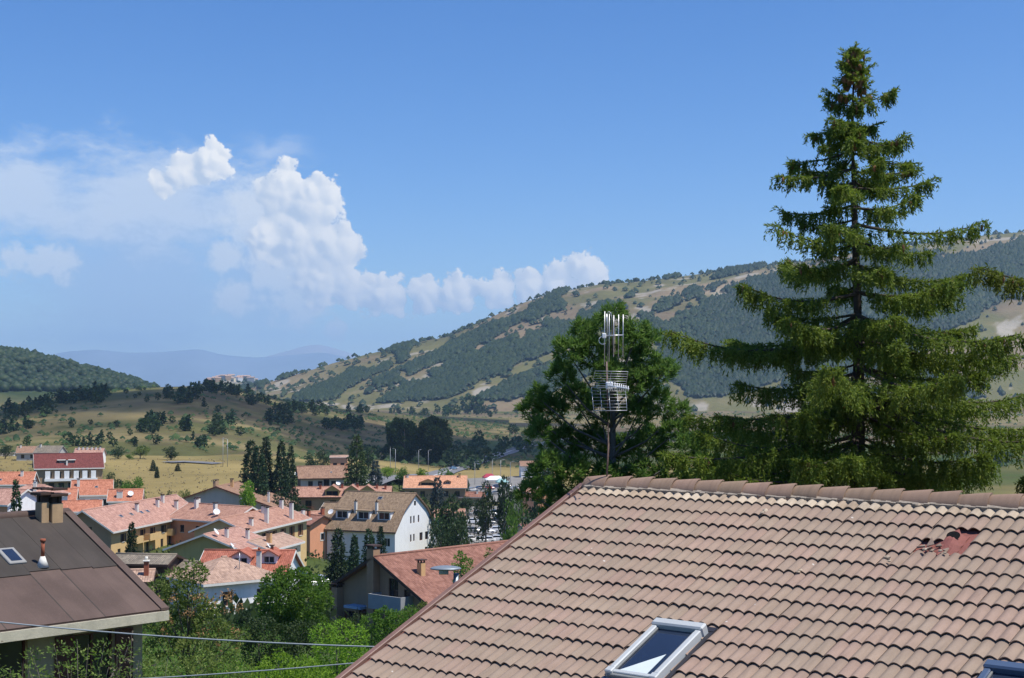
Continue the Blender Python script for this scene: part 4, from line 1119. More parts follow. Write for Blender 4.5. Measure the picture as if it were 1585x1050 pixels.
# ---- yellow apartment block
Cb = House('apartment_house', 'long yellow apartment house with mottled pink roof and balconies', 'house', P(131, 790, 250), 79, 36, 9.4, 5.6, 32, W_YELL, RF_PINK, T_WHITE, ov=(.8, .9), base=3)
Cb.row('f', (4.5, 12, 16, 20.5), 3.2, 1.0, 1.35, 'sh').row('f', (26, 33), 3.0, 1.2, 2.0, 'door').row('f', (3, 14, 20, 30), .2, 1.1, 2.0, 'door').win('f', 8, 2.9, 2.2, 2.1, 'loggia').win('f', 24, .2, 2.2, 2.1, 'loggia').win('s', 4.9, 3.4, 2.2, 2.6, 'loggia').win('s', 7.2, .9, 1.3, 1.2, 'sh').win('s', 2.4, .9, 1.3, 1.2, 'sh')
Cb.build_walls({'s': W_TAN}); Cb.build_roof()  # gable end wall takes tan to carry its shade
Cb.balcony('s', 3.3, 6.4, 3.3, 1.2, W_YELL, .95)
for a, b_ in ((6.3, 9.8), (12.5, 17), (22, 28.5), (31, 35)): Cb.balcony('f', a, b_, 2.75, 1.2, W_YELL, 1.0)
Cb.balcony('f', 9.85, 12.2, 2.75, 1.1, W_YELL, .95, T_WOOD)
for x, y in ((15, -2.2), (24, -2.0), (28, -1.2)): Cb.chimney(x, y, 1.2, .55, .55, M_CHWH)
Cb.chimney(29.5, -3.2, 1.3, .6, .6, M_CHWH)
for x in (8, 12, 16, 18.5): Cb.skylight(x, -2.6, .9, .7)
Cb.dish(24.5, -5.8, 4.1, .5, .3)
C2 = House('apartment_house', 'low ochre house with a pale gable verge before the yellow block', 'house', P(318, 827, 222), 77, 11, 11.2, 4.0, 20, W_OLIVE, RF_PINK, T_WHITE, ov=(.7, .8), base=3)
C2.win('s', 8.2, 1.1, 1.3, 1.3, 'sh').win('s', 3.4, 1.1, 1.2, 1.3).row('f', (2, 5.5, 9), .8, 1.1, 1.6, 'win').win('s', 5.6, 1.0, 1.0, 2.0, 'door')
C2.build_walls(); C2.build_roof(); C2.dish(-.8, -4.6, 4.6, .62, .2); C2.dish(1.0, -1.2, 6.5, .55, .1); C2.chimney(3, -2, 1.2, .5, .5, M_CHWH); C2.chimney(7, -3.6, 1.3, .5, .5, M_CHWH)
# ---- terracotta houses in the middle of the town
D1 = House('terrace_house', 'house with a terracotta roof and open orange gable', 'house', P(296, 779, 276), -36, 15, 9.6, 4.6, 24, W_ORAN, RF_TERRA, T_WHITE, ov=(.6, .7), base=4)
D1.win('e', 4.8, 3.4, 2.4, 2.0, 'loggia').row('e', (2, 7.6), .8, 1.1, 1.4).row('f', (3, 7, 11), 2.2, 1.0, 1.3)
D1.build_walls(); D1.build_roof(); D1.chimney(3, -1.5, 1.5, .6, .6, M_CHWH); D1.chimney(9.5, -3, 1.8, .6, .6, M_CHWH); D1.dish(10.5, -3.6, 6.1, .6, 1.0); D1.chimney(1, .6, 1.1, .9, .6, M_CHWH)
D2 = House('terrace_house', 'yellow walled terrace house with a pink tile roof and tall chimneys', 'house', P(342, 803, 240), 77, 26, 9.0, 5.2, 22, W_YELL, RF_TERRA, T_WHITE, ov=(.7, .6), base=4)
D2.row('f', (3, 7, 11, 15, 19, 23), 2.5, 1.2, 1.9, 'sh', fm=T_WOOD).row('f', (3, 9, 15, 21), -.3, 1.2, 1.9, 'door').win('s', 6, 2, 1.2, 1.4)
D2.build_walls(); D2.build_roof()
for x, y, h in ((10, -3.6, 2.4), (20, -4.0, 2.6), (15, -1.0, 1.2), (24, -.6, 1.4), (4, -3.4, 1.0)): D2.chimney(x, y, h, .6, .6, M_CHWH)
D3 = House('terrace_house', 'low pink roofed annex under the tall white chimneys', 'house', P(386, 838, 226), 77, 13, 6.2, 3.0, 20, W_CREAM, RF_DUSTY, T_WHITE, ov=(.5, .5), base=4)
D3.row('f', (3, 7, 11), .8, 1.2, 1.4); D3.build_walls(); D3.build_roof(); D3.chimney(4, -1.5, 1.4, .7, .7, M_CHBR); D3.dish(1, -2.6, 3.6, .5, .2)
E1 = House('apartment_house', 'orange house with wooden railed balconies', 'house', P(438, 795, 292), 40, 12, 8.5, 6.6, 21, W_ORAN, RF_TERRA, T_WOOD, ov=(.7, .4), base=5)
E1.row('f', (2.5, 6, 9.5), 3.6, 1.0, 2.0, 'door').row('f', (2.5, 6, 9.5), .6, 1.1, 2.0, 'door').row('s', (2.5, 6), 3.6, 1, 1.4)
E1.build_walls(); E1.build_roof(); E1.balcony('f', 1, 10.8, 3.4, 1.1, W_TAN, .95, T_WOOD); E1.balcony('f', 1, 10.8, .4, 1.1, W_TAN, .95, T_WOOD); E1.chimney(3, -2.4, 1.5, .6, .6, M_CHWH); E1.chimney(8, -1.5, 1.2, .6, .6, M_BRICK)
E2 = House('apartment_house', 'salmon orange house wing with small framed windows', 'house', P(478, 797, 286), -38, 3.6, 6.4, 6.4, 22, W_ORAN, RF_RED, T_DARK, ov=(.6, .5), base=5)
E2.row('f', (1.8,), 3.6, .8, 1.2, 'framed').row('f', (1.8,), .6, .8, 1.2, 'framed').row('e', (3.2,), 3.4, .8, 1.2, 'framed')
E2.build_walls(); E2.build_roof(); E2.chimney(1.0, -1.0, 1.2, .5, .5, M_BRICK)
# ---- wide grey gable
Fh = House('gable_house', 'wide grey house gable with a thin brown roof edge', 'house', P(336, 753, 318), 84, 16, 25, 2.6, 19, W_GREY, RF_BROWN, T_BWOOD, ov=(.7, .8), base=4)
Fh.win('s', 9.5, 1.6, 1.5, 1.2).win('s', 15.5, 1.6, 2.2, 1.2).win('s', 4, 1.4, 1.5, 1.2)
Fh.build_walls(); Fh.build_roof(); Fh.chimney(4, 1.5, 1.4, 2.2, .6, W_TAN); Fh.chimney(6, -1.4, 1.5, .6, .6, M_CHBR); Fh.chimney(3, -10.2, 2.2, .4, .4, M_CHWH); Fh.dish(-1.0, -5.6, 4.2, .6, .3)
# ---- white hotel with broken-pitch gable
gr = P(642, 764, 285); LG = 14.5; gy_ = R(-25)
G = House('hotel', 'tall white hotel with a broken pitch brown roof and gable windows', 'hotel', gr-Vector((math.cos(gy_), math.sin(gy_), 0))*LG, -25, LG, 15, 7.6, 30, W_WHITE, RF_TAN, plain('trim_brown', srgb(120, 96, 78), .7, .1, 3, .05), ov=(.5, .35), base=5, prof=[(0, 0), (.42, 3.3), (1, 6.1)])
for z, us in ((8.4, (6.0, 7.2, 9.0)), (5.0, (6.0, 7.2)), (1.8, (6.0, 7.2, 9.0))): G.row('e', us, z, .55, 1.35, 'plain', fm=T_WOOD)
G.row('e', (10.0, 12.2), 4.9, 1.2, 1.5, 'plain', fm=T_WOOD).win('e', 12.0, 1.6, .9, 1.9, 'door', fm=T_WOOD).win('e', 7.6, 11.6, .8, .9, 'plain')
G.row('f', (2.5, 6.0, 9.6, 12.8), 4.6, 1.3, 1.5, 'plain', fm=T_WHITE).row('f', (2.5, 6.0, 9.6, 12.8), 1.2, 1.3, 1.5, 'plain', fm=T_WHITE)
G.build_walls(); G.build_roof()
for x in (2.4, 7.0, 11.4): G.dormer(x, -6.1, 2.7, 1.75, G.roofm, W_WHITE, True)
for x in (4.7, 9.2): G.chimney(x, -5.0, 2.0, .45, .45, M_CHWH, 'pot', T_DARK)
G.dish(0, -6.2, 10.4, .55, .0); G.skylight(8, -1.6, 1.0, .8)
G2 = House('hotel_wing', 'low white wing with a brown roof joined to the white hotel', 'hotel wing', P(505, 778, 300), -18, 8, 9, 3.8, 30, W_WHITE, RF_TAN, T_WHITE, ov=(.4, .4), base=8)
G2.row('f', (2.5, 5.5), 1.6, 1.0, 1.2); G2.build_walls(); G2.build_roof(); G2.dish(4, -4.8, 4.6, .5, -.2)
# ---- houses further back
Ih = House('row_house', 'row of houses with a terracotta roof and three small gables', 'house', P(436, 754, 352), 2, 25, 9, 4.8, 22, W_TAN, RF_TERRA, T_DARK, ov=(.6, .5), base=3)
Ih.row('f', (3, 6.6, 12.2, 15.4, 19, 22.5), 2.0, 1.5, 2.0, 'loggia').row('f', (3, 7, 12, 16, 20), -.6, 1.3, 1.6)
Ih.build_walls(); Ih.build_roof()
for x in (12.0, 16.4, 20.0): Ih.dormer(x, -4.4, 3.2, 1.5, RF_TERRA, W_OLIVE, False, 34, fm=T_WOOD)
for x, y in ((2.5, -.8), (9, -1), (14, -.6), (17.5, -.5), (22, -.8), (24, -1.2)): Ih.chimney(x, y, .9, .5, .5, M_BRICK)
Ih.balcony('f', 2, 8, 1.85, 1.1, W_TAN, .9, T_WOOD)
Hh = House('chalet', 'small house with a plain brown roof beside the dark firs', 'house', P(463, 722, 392), 14, 11, 7.6, 3.4, 34, W_GREY, RF_BROWN, T_DARK, ov=(.6, .7), base=3)
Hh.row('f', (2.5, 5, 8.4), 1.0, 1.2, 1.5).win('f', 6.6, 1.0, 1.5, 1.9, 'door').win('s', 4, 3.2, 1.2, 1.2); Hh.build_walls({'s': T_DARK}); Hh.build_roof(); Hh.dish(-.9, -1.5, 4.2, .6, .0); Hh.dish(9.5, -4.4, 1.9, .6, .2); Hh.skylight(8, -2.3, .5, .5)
Jh = House('orange_house', 'small flat orange house half hidden behind a fir', 'house', P(512, 705, 455), 4, 5, 6, 4.4, 9, W_ORAN, RF_DUSTY, T_GREY, ov=(.25, .25), base=3)
Jh.row('f', (1.4, 3.6), 1.6, 1.2, 1.3).build_walls(); Jh.build_roof(.14)
Kh = House('long_house', 'long low house with a pale orange roof and central gable', 'house', P(628, 737, 432), 1, 17, 9.6, 3.2, 30, W_TAN, roof_mat('roof_peach', srgb(190, 138, 108), srgb(200, 150, 120), stain=.15), T_GREY, ov=(.6, .5), base=4)
Kh.row('f', (2, 5, 8.4, 11.6, 14.8), .7, 1.3, 1.5).build_walls(); Kh.build_roof(); Kh.dormer(6.5, -4.2, 4.4, 1.2, None, W_YELL, False, 20, fm=T_WOOD); Kh.chimney(15.3, -.6, .8, .6, .6, M_CHBR); Kh.chimney(.6, -.6, .6, .6, .6, M_CHWH); Kh.dormer(12, -3.6, 1.6, 1.0, None, W_TAN, False, 24)
Lh = House('guest_house', 'big house with a smooth crimson roof and white balconies', 'house', P(54, 703, 402), 20, 17, 9, 6.4, 36, W_TAN, RF_CRIM, T_WHITE, ov=(.6, .4), base=3)
Lh.row('f', (3.6, 6, 8.4, 10.8, 13, 15), 3.6, .9, 1.6, 'plain').row('f', (4, 6.5, 9, 11.5, 14), .4, 1.5, 2.0, 'loggia')
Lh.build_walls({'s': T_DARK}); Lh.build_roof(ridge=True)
for u in (2.4, 4.8, 7.2, 9.6, 11.8, 14.0): Lh.balcony('f', u, u+1.25, 3.3, .7, W_WHITE, 2.2)
Lh.balcony('f', 2.2, 15.6, 3.05, 1.2, W_WHITE, .5); Lh.dormer(7.8, -3.2, 4.2, .9, T_WHITE, T_DARK, True); Lh.chimney(7.9, -3.9, 1.3, .45, .45, M_CHWH, 'pot')
M1 = House('terrace_house', 'house with a bright orange roof and white columned loggia', 'house', P(113, 744, 332), 14, 8.2, 8.6, 4.0, 32, W_WHITE, RF_ORANGE, T_WHITE, ov=(.5, .35), base=3)
M1.win('f', 2.0, 1.0, 1.5, 2.0, 'loggia').win('f', 4.6, 1.0, 1.9, 2.0, 'loggia').win('f', 7.0, 1.0, 1.3, 2.0, 'loggia'); M1.build_walls(); M1.build_roof(); M1.chimney(1.2, -1.8, 1.4, .6, .6, M_CHWH); M1.skylight(5, -2.2, .7, .6); M1.balcony('f', .4, 7.8, .75, 1.2, W_WHITE, .9)
M2 = House('terrace_house', 'small house with a bright orange roof against the green bushes', 'house', P(170, 758, 318), 10, 6.6, 7.0, 3.4, 30, W_WHITE, RF_ORANGE, T_WHITE, ov=(.4, .3), base=3)
M2.row('f', (1.8, 4.8), 1, 1.1, 1.3); M2.build_walls(); M2.build_roof(); M2.chimney(2.2, -2.6, 1.2, 1.2, .6, M_CHWH); M2.dish(4.4, -2.4, 4.9, .6, .2)
M3 = House('terrace_house', 'narrow orange roofed house beside the white columned loggia', 'house', P(88, 757, 320), 12, 4.0, 7.0, 3.6, 30, W_WHITE, RF_ORANGE, T_WHITE, ov=(.3, .3), base=3)
M3.row('f', (2,), 1.2, 1.2, 1.4); M3.build_walls(); M3.build_roof()
M0 = House('terrace_house', 'house with a wide orange roof just below the crimson roof', 'house', P(-70, 732, 345), 8, 17.5, 9, 4.2, 27, W_WHITE, RF_ORANGE, T_WHITE, ov=(.5, .4), base=3)
M0.row('f', (8, 11, 14), 1.4, 1.1, 1.4).row('e', (3, 6), 1.4, 1.1, 1.4).build_walls(); M0.build_roof(); M0.skylight(10.5, -3, .8, .7); M0.chimney(15, -1.5, 1.1, .6, .6, M_CHWH)
N1 = House('village_house', 'house with a faded pink hipped roof and tall white chimney', 'house', P(12, 751, 290), 6, 10.5, 7, 3.4, 24, W_WHITE, RF_PINK, T_WHITE, ov=(.5, .4), hip=True, base=3)
N1.row('f', (2, 5, 8), 1.1, 1.1, 1.3, 'sh'); N1.build_walls(); N1.build_roof(); N1.chimney(5.5, -2.2, 1.7, .6, .6, M_CHWH); N1.dish(3.2, -4.3, 2.8, .6, .2)
N2 = House('village_house', 'white and tan house with a faded gable beside the lone fir', 'house', P(-24, 756, 262), -20, 8.6, 9.5, 4.6, 24, W_WHITE, RF_PINK, T_WHITE, ov=(.5, .4), base=3)
N2.row('f', (2, 4.8, 7), 1.6, 1.1, 1.4, 'sh').row('e', (2.5, 6.5), 1.6, 1.2, 1.4, 'sh').row('e', (2.5, 6.5), -1.2, 1.2, 1.4, 'sh'); N2.build_walls({'f': W_ORAN}); N2.build_roof(); N2.balcony('e', 1, 8.2, 1.3, 1.0, W_ORAN, .9)
N3 = House('village_house', 'small white house wedged between chimneys and yellow gable', 'house', P(96, 776, 282), 12, 7, 7, 4.2, 24, W_WHITE, RF_ORANGE, T_WHITE, ov=(.4, .3), base=3)
N3.row('f', (1.6, 3.6, 5.6), 1.6, 1.0, 1.8, 'door').build_walls(); N3.build_roof(); N3.balcony('f', .3, 6.7, 1.4, 1.0, W_WHITE, .9, T_WOOD)
for i, (px_, py_, D_, yw, L_, m_, lab) in enumerate(((28, 691, 520, 10, 8, RF_BROWN, 'far house with a pinkish brown roof behind the crimson roof'), (60, 690, 500, -6, 8, RF_GREY, 'far house with a slate grey roof behind the crimson roof'), (118, 694, 505, 4, 9, RF_PINK, 'far low house with a row of white chimneys'), (1, 700, 560, 0, 5, RF_GREY, 'far little grey house by the dark field edge tree'))):
    h = House('far_house', lab, 'house', P(px_, py_, D_), yw, L_, 7, 2.8, 30, W_GREY if i < 2 else W_WHITE, m_, T_GREY, ov=(.4, .3), base=2.5)
    h.row('f', (2, 5), 1, 1.1, 1.3).build_walls(); h.build_roof(ridge=False)
    for c in range(6 if i == 2 else 1): h.chimney(1+c*1.4, -.8, .9, .5, .5, M_CHWH)
# ---- white house with red dormered roof, and sheds in front of the yellow block
O2 = House('dormer_house', 'house with a bright red roof, two dormers and a white chimney', 'house', P(322, 852, 172), -3, 9.6, 10, 3.2, 25, W_WHITE, RF_VIVID, T_WHITE, ov=(.5, .4), base=4)
O2.row('f', (3, 6.5), .8, 1.1, 1.4).build_walls(); O2.build_roof(); O2.dormer(4.4, -2.9, 2.0, 1.25, RF_VIVID, W_WHITE, False, 30); O2.dormer(7.5, -2.5, 1.7, 1.2, RF_VIVID, W_WHITE, False, 30); O2.chimney(6.6, -3.6, 2.0, .5, .5, M_CHWH, 'pot'); O2.chimney(7.6, -1.5, 1.2, .35, .35, M_BRICK)
O1 = House('white_house', 'white house with a faded pink hipped roof among the shrubs', 'house', from_corner(315, 905, 148, 40, 7.6, 24, .6), 40, 8.2, 7.6, 4.8, 24, W_WHITE, RF_DUSTY, T_WHITE, ov=(.6, .5), hip=True, base=4)
O1.win('f', 6.3, 2.2, 1.25, 1.5, 'win', fm=T_WOOD).win('f', 2.4, 2.3, 1.15, 1.4, 'win', fm=T_WOOD).win('f', 6.6, -.8, 1.6, 2.1, 'loggia').row('e', (2.2, 5.4), 2.3, 1.1, 1.4, 'win', fm=T_WOOD)
O1.build_walls(); O1.build_roof(); O1.balcony('f', 5.2, 8.0, 1.5, 1.1, W_WHITE, .5); 
q = MB(); q.box(7.5, 7.8, -4.85, -4.55, -3, 1.3, .02); O1.part(q, 'pillar', W_WHITE)
q = MB(); q.tube([(4.5, -2.4, 5.4), (4.5, -2.4, 7.2)], .04, 6); [q.tube([(4.2+a*.05, -2.7, 6.6+a*.15), (4.7+a*.05, -2.1, 6.6+a*.15)], .02, 4) for a in range(3)]; O1.part(q, 'aerial', M_ALU)
P1 = House('shed', 'long weathered grey roofed shed before the yellow house', 'shed', P(184, 857, 158), -8, 6.0, 4.2, 2.4, 16, T_DARK, RF_GREY, T_DARK, ov=(.5, .3), base=3)
P1.win('f', 3, .4, 1.8, 1.5, 'door').build_walls(); P1.build_roof(.14)
P2 = House('shed', 'small lean shed with a pale roof and brick chimney', 'shed', P(188, 882, 132), 8, 2.6, 4.0, 2.0, 18, W_TAN, RF_DUSTY, T_DARK, ov=(.4, .3), base=3)
P2.win('f', 1.3, .4, .9, 1.2).build_walls(); P2.build_roof(.12); P2.chimney(2.2, -1.0, 1.1, .4, .4, M_BRICK, 'pot', M_CHWH)
P3 = House('annex', 'brown boarded annex beside the grey shed', 'shed', P(255, 866, 160), -25, 4, 4.4, 2.4, 20, T_DARK, RF_GREY, T_DARK, ov=(.4, .3), base=3)
P3.win('e', 2.2, .6, 1.0, 1.2).build_walls(); P3.build_roof(.12)
# ---- brown gabled house with the red roof in front
Q = House('gabled_house', 'brown house with a red tile roof, tall chimneys and grey balcony', 'house', P(587, 861, 125), 48, 16.5, 12, 4.6, 27.5, W_BRN, RF_RED, T_DARK, ov=(.5, .7), base=4)
Q.win('s', 7.7, 4.2, 1.1, 2.0, 'door').win('s', 9.3, 4.2, .75, 1.25, 'plain').win('s', 2.6, 1.8, .8, 1.3, 'sh', fm=T_BWOOD).win('s', 4.2, 1.4, 1.3, 2.0, 'door', fm=T_BWOOD, m=T_BWOOD).row('f', (3, 7, 11), 1.6, 1.1, 1.4, 'sh', fm=T_BWOOD).win('s', 8, .6, 1.2, 1.9, 'door')
Q.build_walls(); Q.build_roof(); Q.balcony('s', 6.2, 10.0, 4.0, 1.4, plain('balcony_panel', srgb(150, 152, 154), .8, .1, 2, .1, 20), 1.0); Q.balcony('s', .3, 4.9, 1.2, 1.2, MATS['balcony_panel'], .9)
O_, U_, N_ = Q.fr('s')
def gable_stack(u, w, zt, m=M_CHBR):
    q = MB(); Q.bar(q, O_, U_, N_, u-w/2, u+w/2, -3, zt, -.75, -.02); c = Q.part(q, 'chimney', m)
    r = MB(); Q.bar(r, O_, U_, N_, u-w/2-.12, u+w/2+.12, zt+.22, zt+.34, -.87, .1)
    for a in (-1, 1):
        for d in (-.65, -.12): Q.bar(r, O_, U_, N_, u+a*(w/2-.1)-.07, u+a*(w/2-.1)+.07, zt, zt+.22, d-.07, d+.07)
    Q.part(r, 'chimney_cap', T_DARK, c); return c
gable_stack(5.7, .8, 8.5, plain('chimney_brown', srgb(164, 132, 104), .9, .12, 2, .2, 20, dirt=.3)); gable_stack(1.3, .7, 5.0, MATS['chimney_brown'])
q = MB(); Q.bar(q, O_, U_, N_, 3.0, 5.0, 3.55, 3.75, -1.2, -.05); Q.part(q, 'awning', plain('awning_blue', srgb(150, 172, 196), .6, .1, 3, .05))
qx, qy = slope_at(Q, 652, 889); Q.chimney(qx, qy, .95, .5, .5, M_CHBR)
q = MB(); q.tube([(14.5, -2.2, Q.rz(-2.2)-.1), (14.5, -2.2, Q.rz(-2.2)+1.2)], .035, 6); Q.part(q, 'aerial', M_ALU); Q.dish(14.5, -2.3, Q.rz(-2.2)+.85, .42, .3)
# ---- roofs between the trees on the right
for i, (px_, py_, D_, yw, L_, W_, m_, wm, lab) in enumerate((
    (800, 758, 420, 12, 5.5, 7, RF_TERRA, W_CREAM, 'little house with an orange roof half hidden by the pine'), (818, 753, 416, -30, 4.5, 6, RF_TERRA, W_ORAN, 'orange gabled house wing behind the pine trunk'),
    (786, 806, 300, 10, 6, 6, RF_GREY, W_GREY, 'low grey roofed house beside the car park trees'), (806, 812, 290, 30, 6, 5, RF_RED, W_CREAM, 'low red roofed house at the tiled roof edge'),
    (672, 789, 330, 5, 6.5, 6, RF_TERRA, W_WHITE, 'pale house behind the white hotel gable'), (805, 714, 640, 5, 11, 8, RF_BROWN, W_WHITE, 'far house with a tan roof along the valley road'), (712, 762, 430, 0, 7, 5, RF_RED, W_TAN, 'low tan house end beyond the long orange roof'),
    (1050, 742, 700, 10, 9, 8, RF_TERRA, W_WHITE, 'far pale house seen between spruce and pine'), (1285, 742, 640, -8, 12, 8, RF_BROWN, W_CREAM, 'far house seen through the lower spruce branches'), (1545, 748, 620, 6, 12, 8, RF_PINK, W_GREY, 'far house behind the spruce at the right'))):
    h = House('far_house', lab, 'house', P(px_, py_, D_), yw, L_, W_, 3.2, 24, wm, m_, T_GREY, ov=(.4, .3), base=3)
    h.row('f', (L_*.3, L_*.7), 1, 1.0, 1.3).build_walls(); h.build_roof(); h.chimney(L_*.7, -.8, .9, .5, .5, M_CHWH)
# ---- hillside buildings far away
for i, (px_, py_, D_, L_, m_, wm, lab) in enumerate(((6, 581, 2020, 22, RF_DUSTY, W_CREAM, 'pinkish farm building on the wooded hill'), (8, 574, 2050, 8, RF_GREY, W_WHITE, 'white tower house beside the hill farm'), (99, 603, 1900, 7, RF_DUSTY, W_WHITE, 'tiny white house at the foot of the wooded hill'), (106, 603, 1890, 6, RF_GREY, W_WHITE, 'tiny pale house at the foot of the wooded hill'), (754, 656, 1500, 7, RF_GREY, W_WHITE, 'lone white farmhouse on the valley floor'))):
    h = House('hill_house', lab, 'house', P(px_, py_, D_), rg.uniform(-8, 8), L_, 8, 5, 16, wm, m_, T_GREY, ov=(.3, .3), base=8)
    h.row('f', lit(max(2, int(L_/4)), 1.5, L_-1.5), 2.2, 1.3, 1.6, 'plain').build_walls(); h.build_roof(ridge=False)
vmesh = []
for kk in range(4):
    b = MB(); w, d, hh = 11+kk*3, 9, 9+kk*2
    b.box(0, w, 0, d, -6, hh); b.face([(-.4, -.4, hh), (w+.4, -.4, hh), (w+.4, d/2, hh+2.4), (-.4, d/2, hh+2.4)]); b.face([(w+.4, d+.4, hh), (-.4, d+.4, hh), (-.4, d/2, hh+2.4), (w+.4, d/2, hh+2.4)])
    me = b.mesh('village_house', (W_CREAM, W_WHITE, W_TAN, W_GREY)[kk]); me.materials.append(RF_DUSTY)
    for p in list(me.polygons)[-2:]: p.material_index = 1
    vmesh.append(me)
nrow = len(vlv)
for kk in range(34):
    pxx = rg.triangular(308, 402, 350); ui = (pxx-vlp[0])/(vlp[1]-vlp[0]); v_ = rg.uniform(.72, 1.02)
    pt = surf_at(VILL, np.array([ui]), np.array([v_*19]))[0]
    o = link('hilltop_house', vmesh[kk % 4], None, Vector(pt)); o.rotation_euler = (0, 0, rg.uniform(-.5, .5))
    tag(o, 'tiny pale house of the far hilltop village', 'house', 'houses of the far hilltop village')
# ------------------------------------------------------------------ vegetation
def leaf_mat(name, c1, c2, c3=None, tr=.35, rough=.6, scale=.55):
    t = NT(name); ge = t.n('ShaderNodeNewGeometry'); oi = t.n('ShaderNodeObjectInfo')
    stops = [(0, c1), (.6, c2), (1, c3 or c2)]
    c = t.ramp(ge.outputs['Random Per Island'], stops)
    n = t.noise(scale, 3, .6, ge.outputs['Position'])
    c = t.mix(t.ramp(n, [(.35, .0), (.7, .45)]), c, tuple(x*.7 for x in c1))
    hv = t.n('ShaderNodeHueSaturation'); t.l(c, hv.inputs['Color'])
    t.l(t.math('ADD', t.math('MULTIPLY', oi.outputs['Random'], .5), .75), hv.inputs['Value'])
    t.l(t.math('ADD', t.math('MULTIPLY', oi.outputs['Random'], .03), .485), hv.inputs['Hue'])
    d = t.n('ShaderNodeBsdfPrincipled'); d.inputs['Roughness'].default_value = rough; d.inputs['Specular IOR Level'].default_value = .25
    t.l(hv.outputs[0], d.inputs['Base Color'])
    x = t.n('ShaderNodeBsdfTranslucent'); 
    tc = t.mix(.5, hv.outputs[0], tuple(min(1, a*1.6) for a in c2)); t.l(tc, x.inputs['Color'])
    m = t.n('ShaderNodeMixShader'); m.inputs[0].default_value = tr
    t.l(d.outputs[0], m.inputs[1]); t.l(x.outputs[0], m.inputs[2]); t.l(m.outputs[0], t.out.inputs['Surface']); return t.m
LF_SPRUCE = leaf_mat('spruce_needles', (.06, .105, .012), (.14, .195, .024), (.26, .285, .05), .42)
LF_PINE = leaf_mat('pine_needles', (.065, .14, .028), (.125, .225, .045), (.23, .31, .075), .48)
LF_FIR = leaf_mat('fir_needles', (.018, .040, .016), (.032, .066, .024), (.05, .085, .03), .2)
LF_FIRY = leaf_mat('young_fir_needles', (.04, .075, .02), (.07, .115, .03), (.09, .13, .04), .25)
LF_BLUE = leaf_mat('blue_spruce_needles', (.035, .06, .06), (.06, .09, .095), (.09, .12, .13), .2)
LF_GREEN = leaf_mat('leaf_green', (.055, .13, .016), (.105, .21, .026), (.16, .27, .036), .46)
LF_BRIGHT = leaf_mat('leaf_bright', (.11, .20, .015), (.19, .31, .025), (.26, .37, .04), .45)
LF_OLIVE = leaf_mat('leaf_olive', (.085, .135, .028), (.15, .205, .044), (.23, .26, .07), .4)
LF_DARK = leaf_mat('leaf_dark', (.022, .048, .018), (.038, .072, .024), (.058, .095, .034), .28)
LF_MID = leaf_mat('leaf_mid', (.03, .06, .018), (.05, .09, .026), (.075, .115, .035), .3)
LF_DRY = leaf_mat('dry_stalk', (.16, .13, .08), (.24, .2, .13), (.3, .27, .2), .2)
LF_RUST = leaf_mat('rusty_seed_heads', (.22, .10, .045), (.30, .16, .08), (.34, .22, .12), .2)
BARK = plain('bark', (.075, .06, .048), .95, .35, 6, .6, 40); BARKG = plain('bark_grey', (.14, .125, .11), .95, .3, 6, .5, 40)
CONE = plain('cone_brown', (.20, .105, .05), .85, .3, 30, .3, 90)
def unit(v): return v/np.maximum(np.linalg.norm(v, axis=-1, keepdims=True), 1e-6)
def cards(p, d, L, w, rs, curl=0.0):
    """pointed leaf quads from base p along d"""
    n = len(p); d = unit(d); r = unit(rs.normal(size=(n, 3))); s = unit(np.cross(d, r)); L = np.broadcast_to(L, n)[:, None]; w = np.broadcast_to(w, n)[:, None]
    nn = np.cross(d, s)
    V = np.stack([p, p+d*L*.45+s*w*.5+nn*L*curl, p+d*L, p+d*L*.45-s*w*.5+nn*L*curl], 1).reshape(-1, 3)
    return V, np.arange(4*n).reshape(n, 4)
def cat_vf(parts):
    V = []; F = []; k = 0
    for v, f in parts: V.append(v); F.append(f+k); k += len(v)
    return np.concatenate(V), np.concatenate(F)
def trunk_mesh(name, pts, rad, m, limbs=(), n=8):
    b = MB(); b.tube(pts, list(rad), n)
    for lp, lr in limbs: b.tube(lp, list(lr), 5)
    return b.mesh(name, m)
def tree_obj(name, label, cat, loc, trunk, crown, group=None, scale=1, rz=0):
    o = tag(empty(name, loc, rz), label, cat, group); o.scale = (scale,)*3 if not isinstance(scale, tuple) else scale
    if trunk: link('trunk', trunk, o)
    if crown: link('crown', crown, o)
    return o

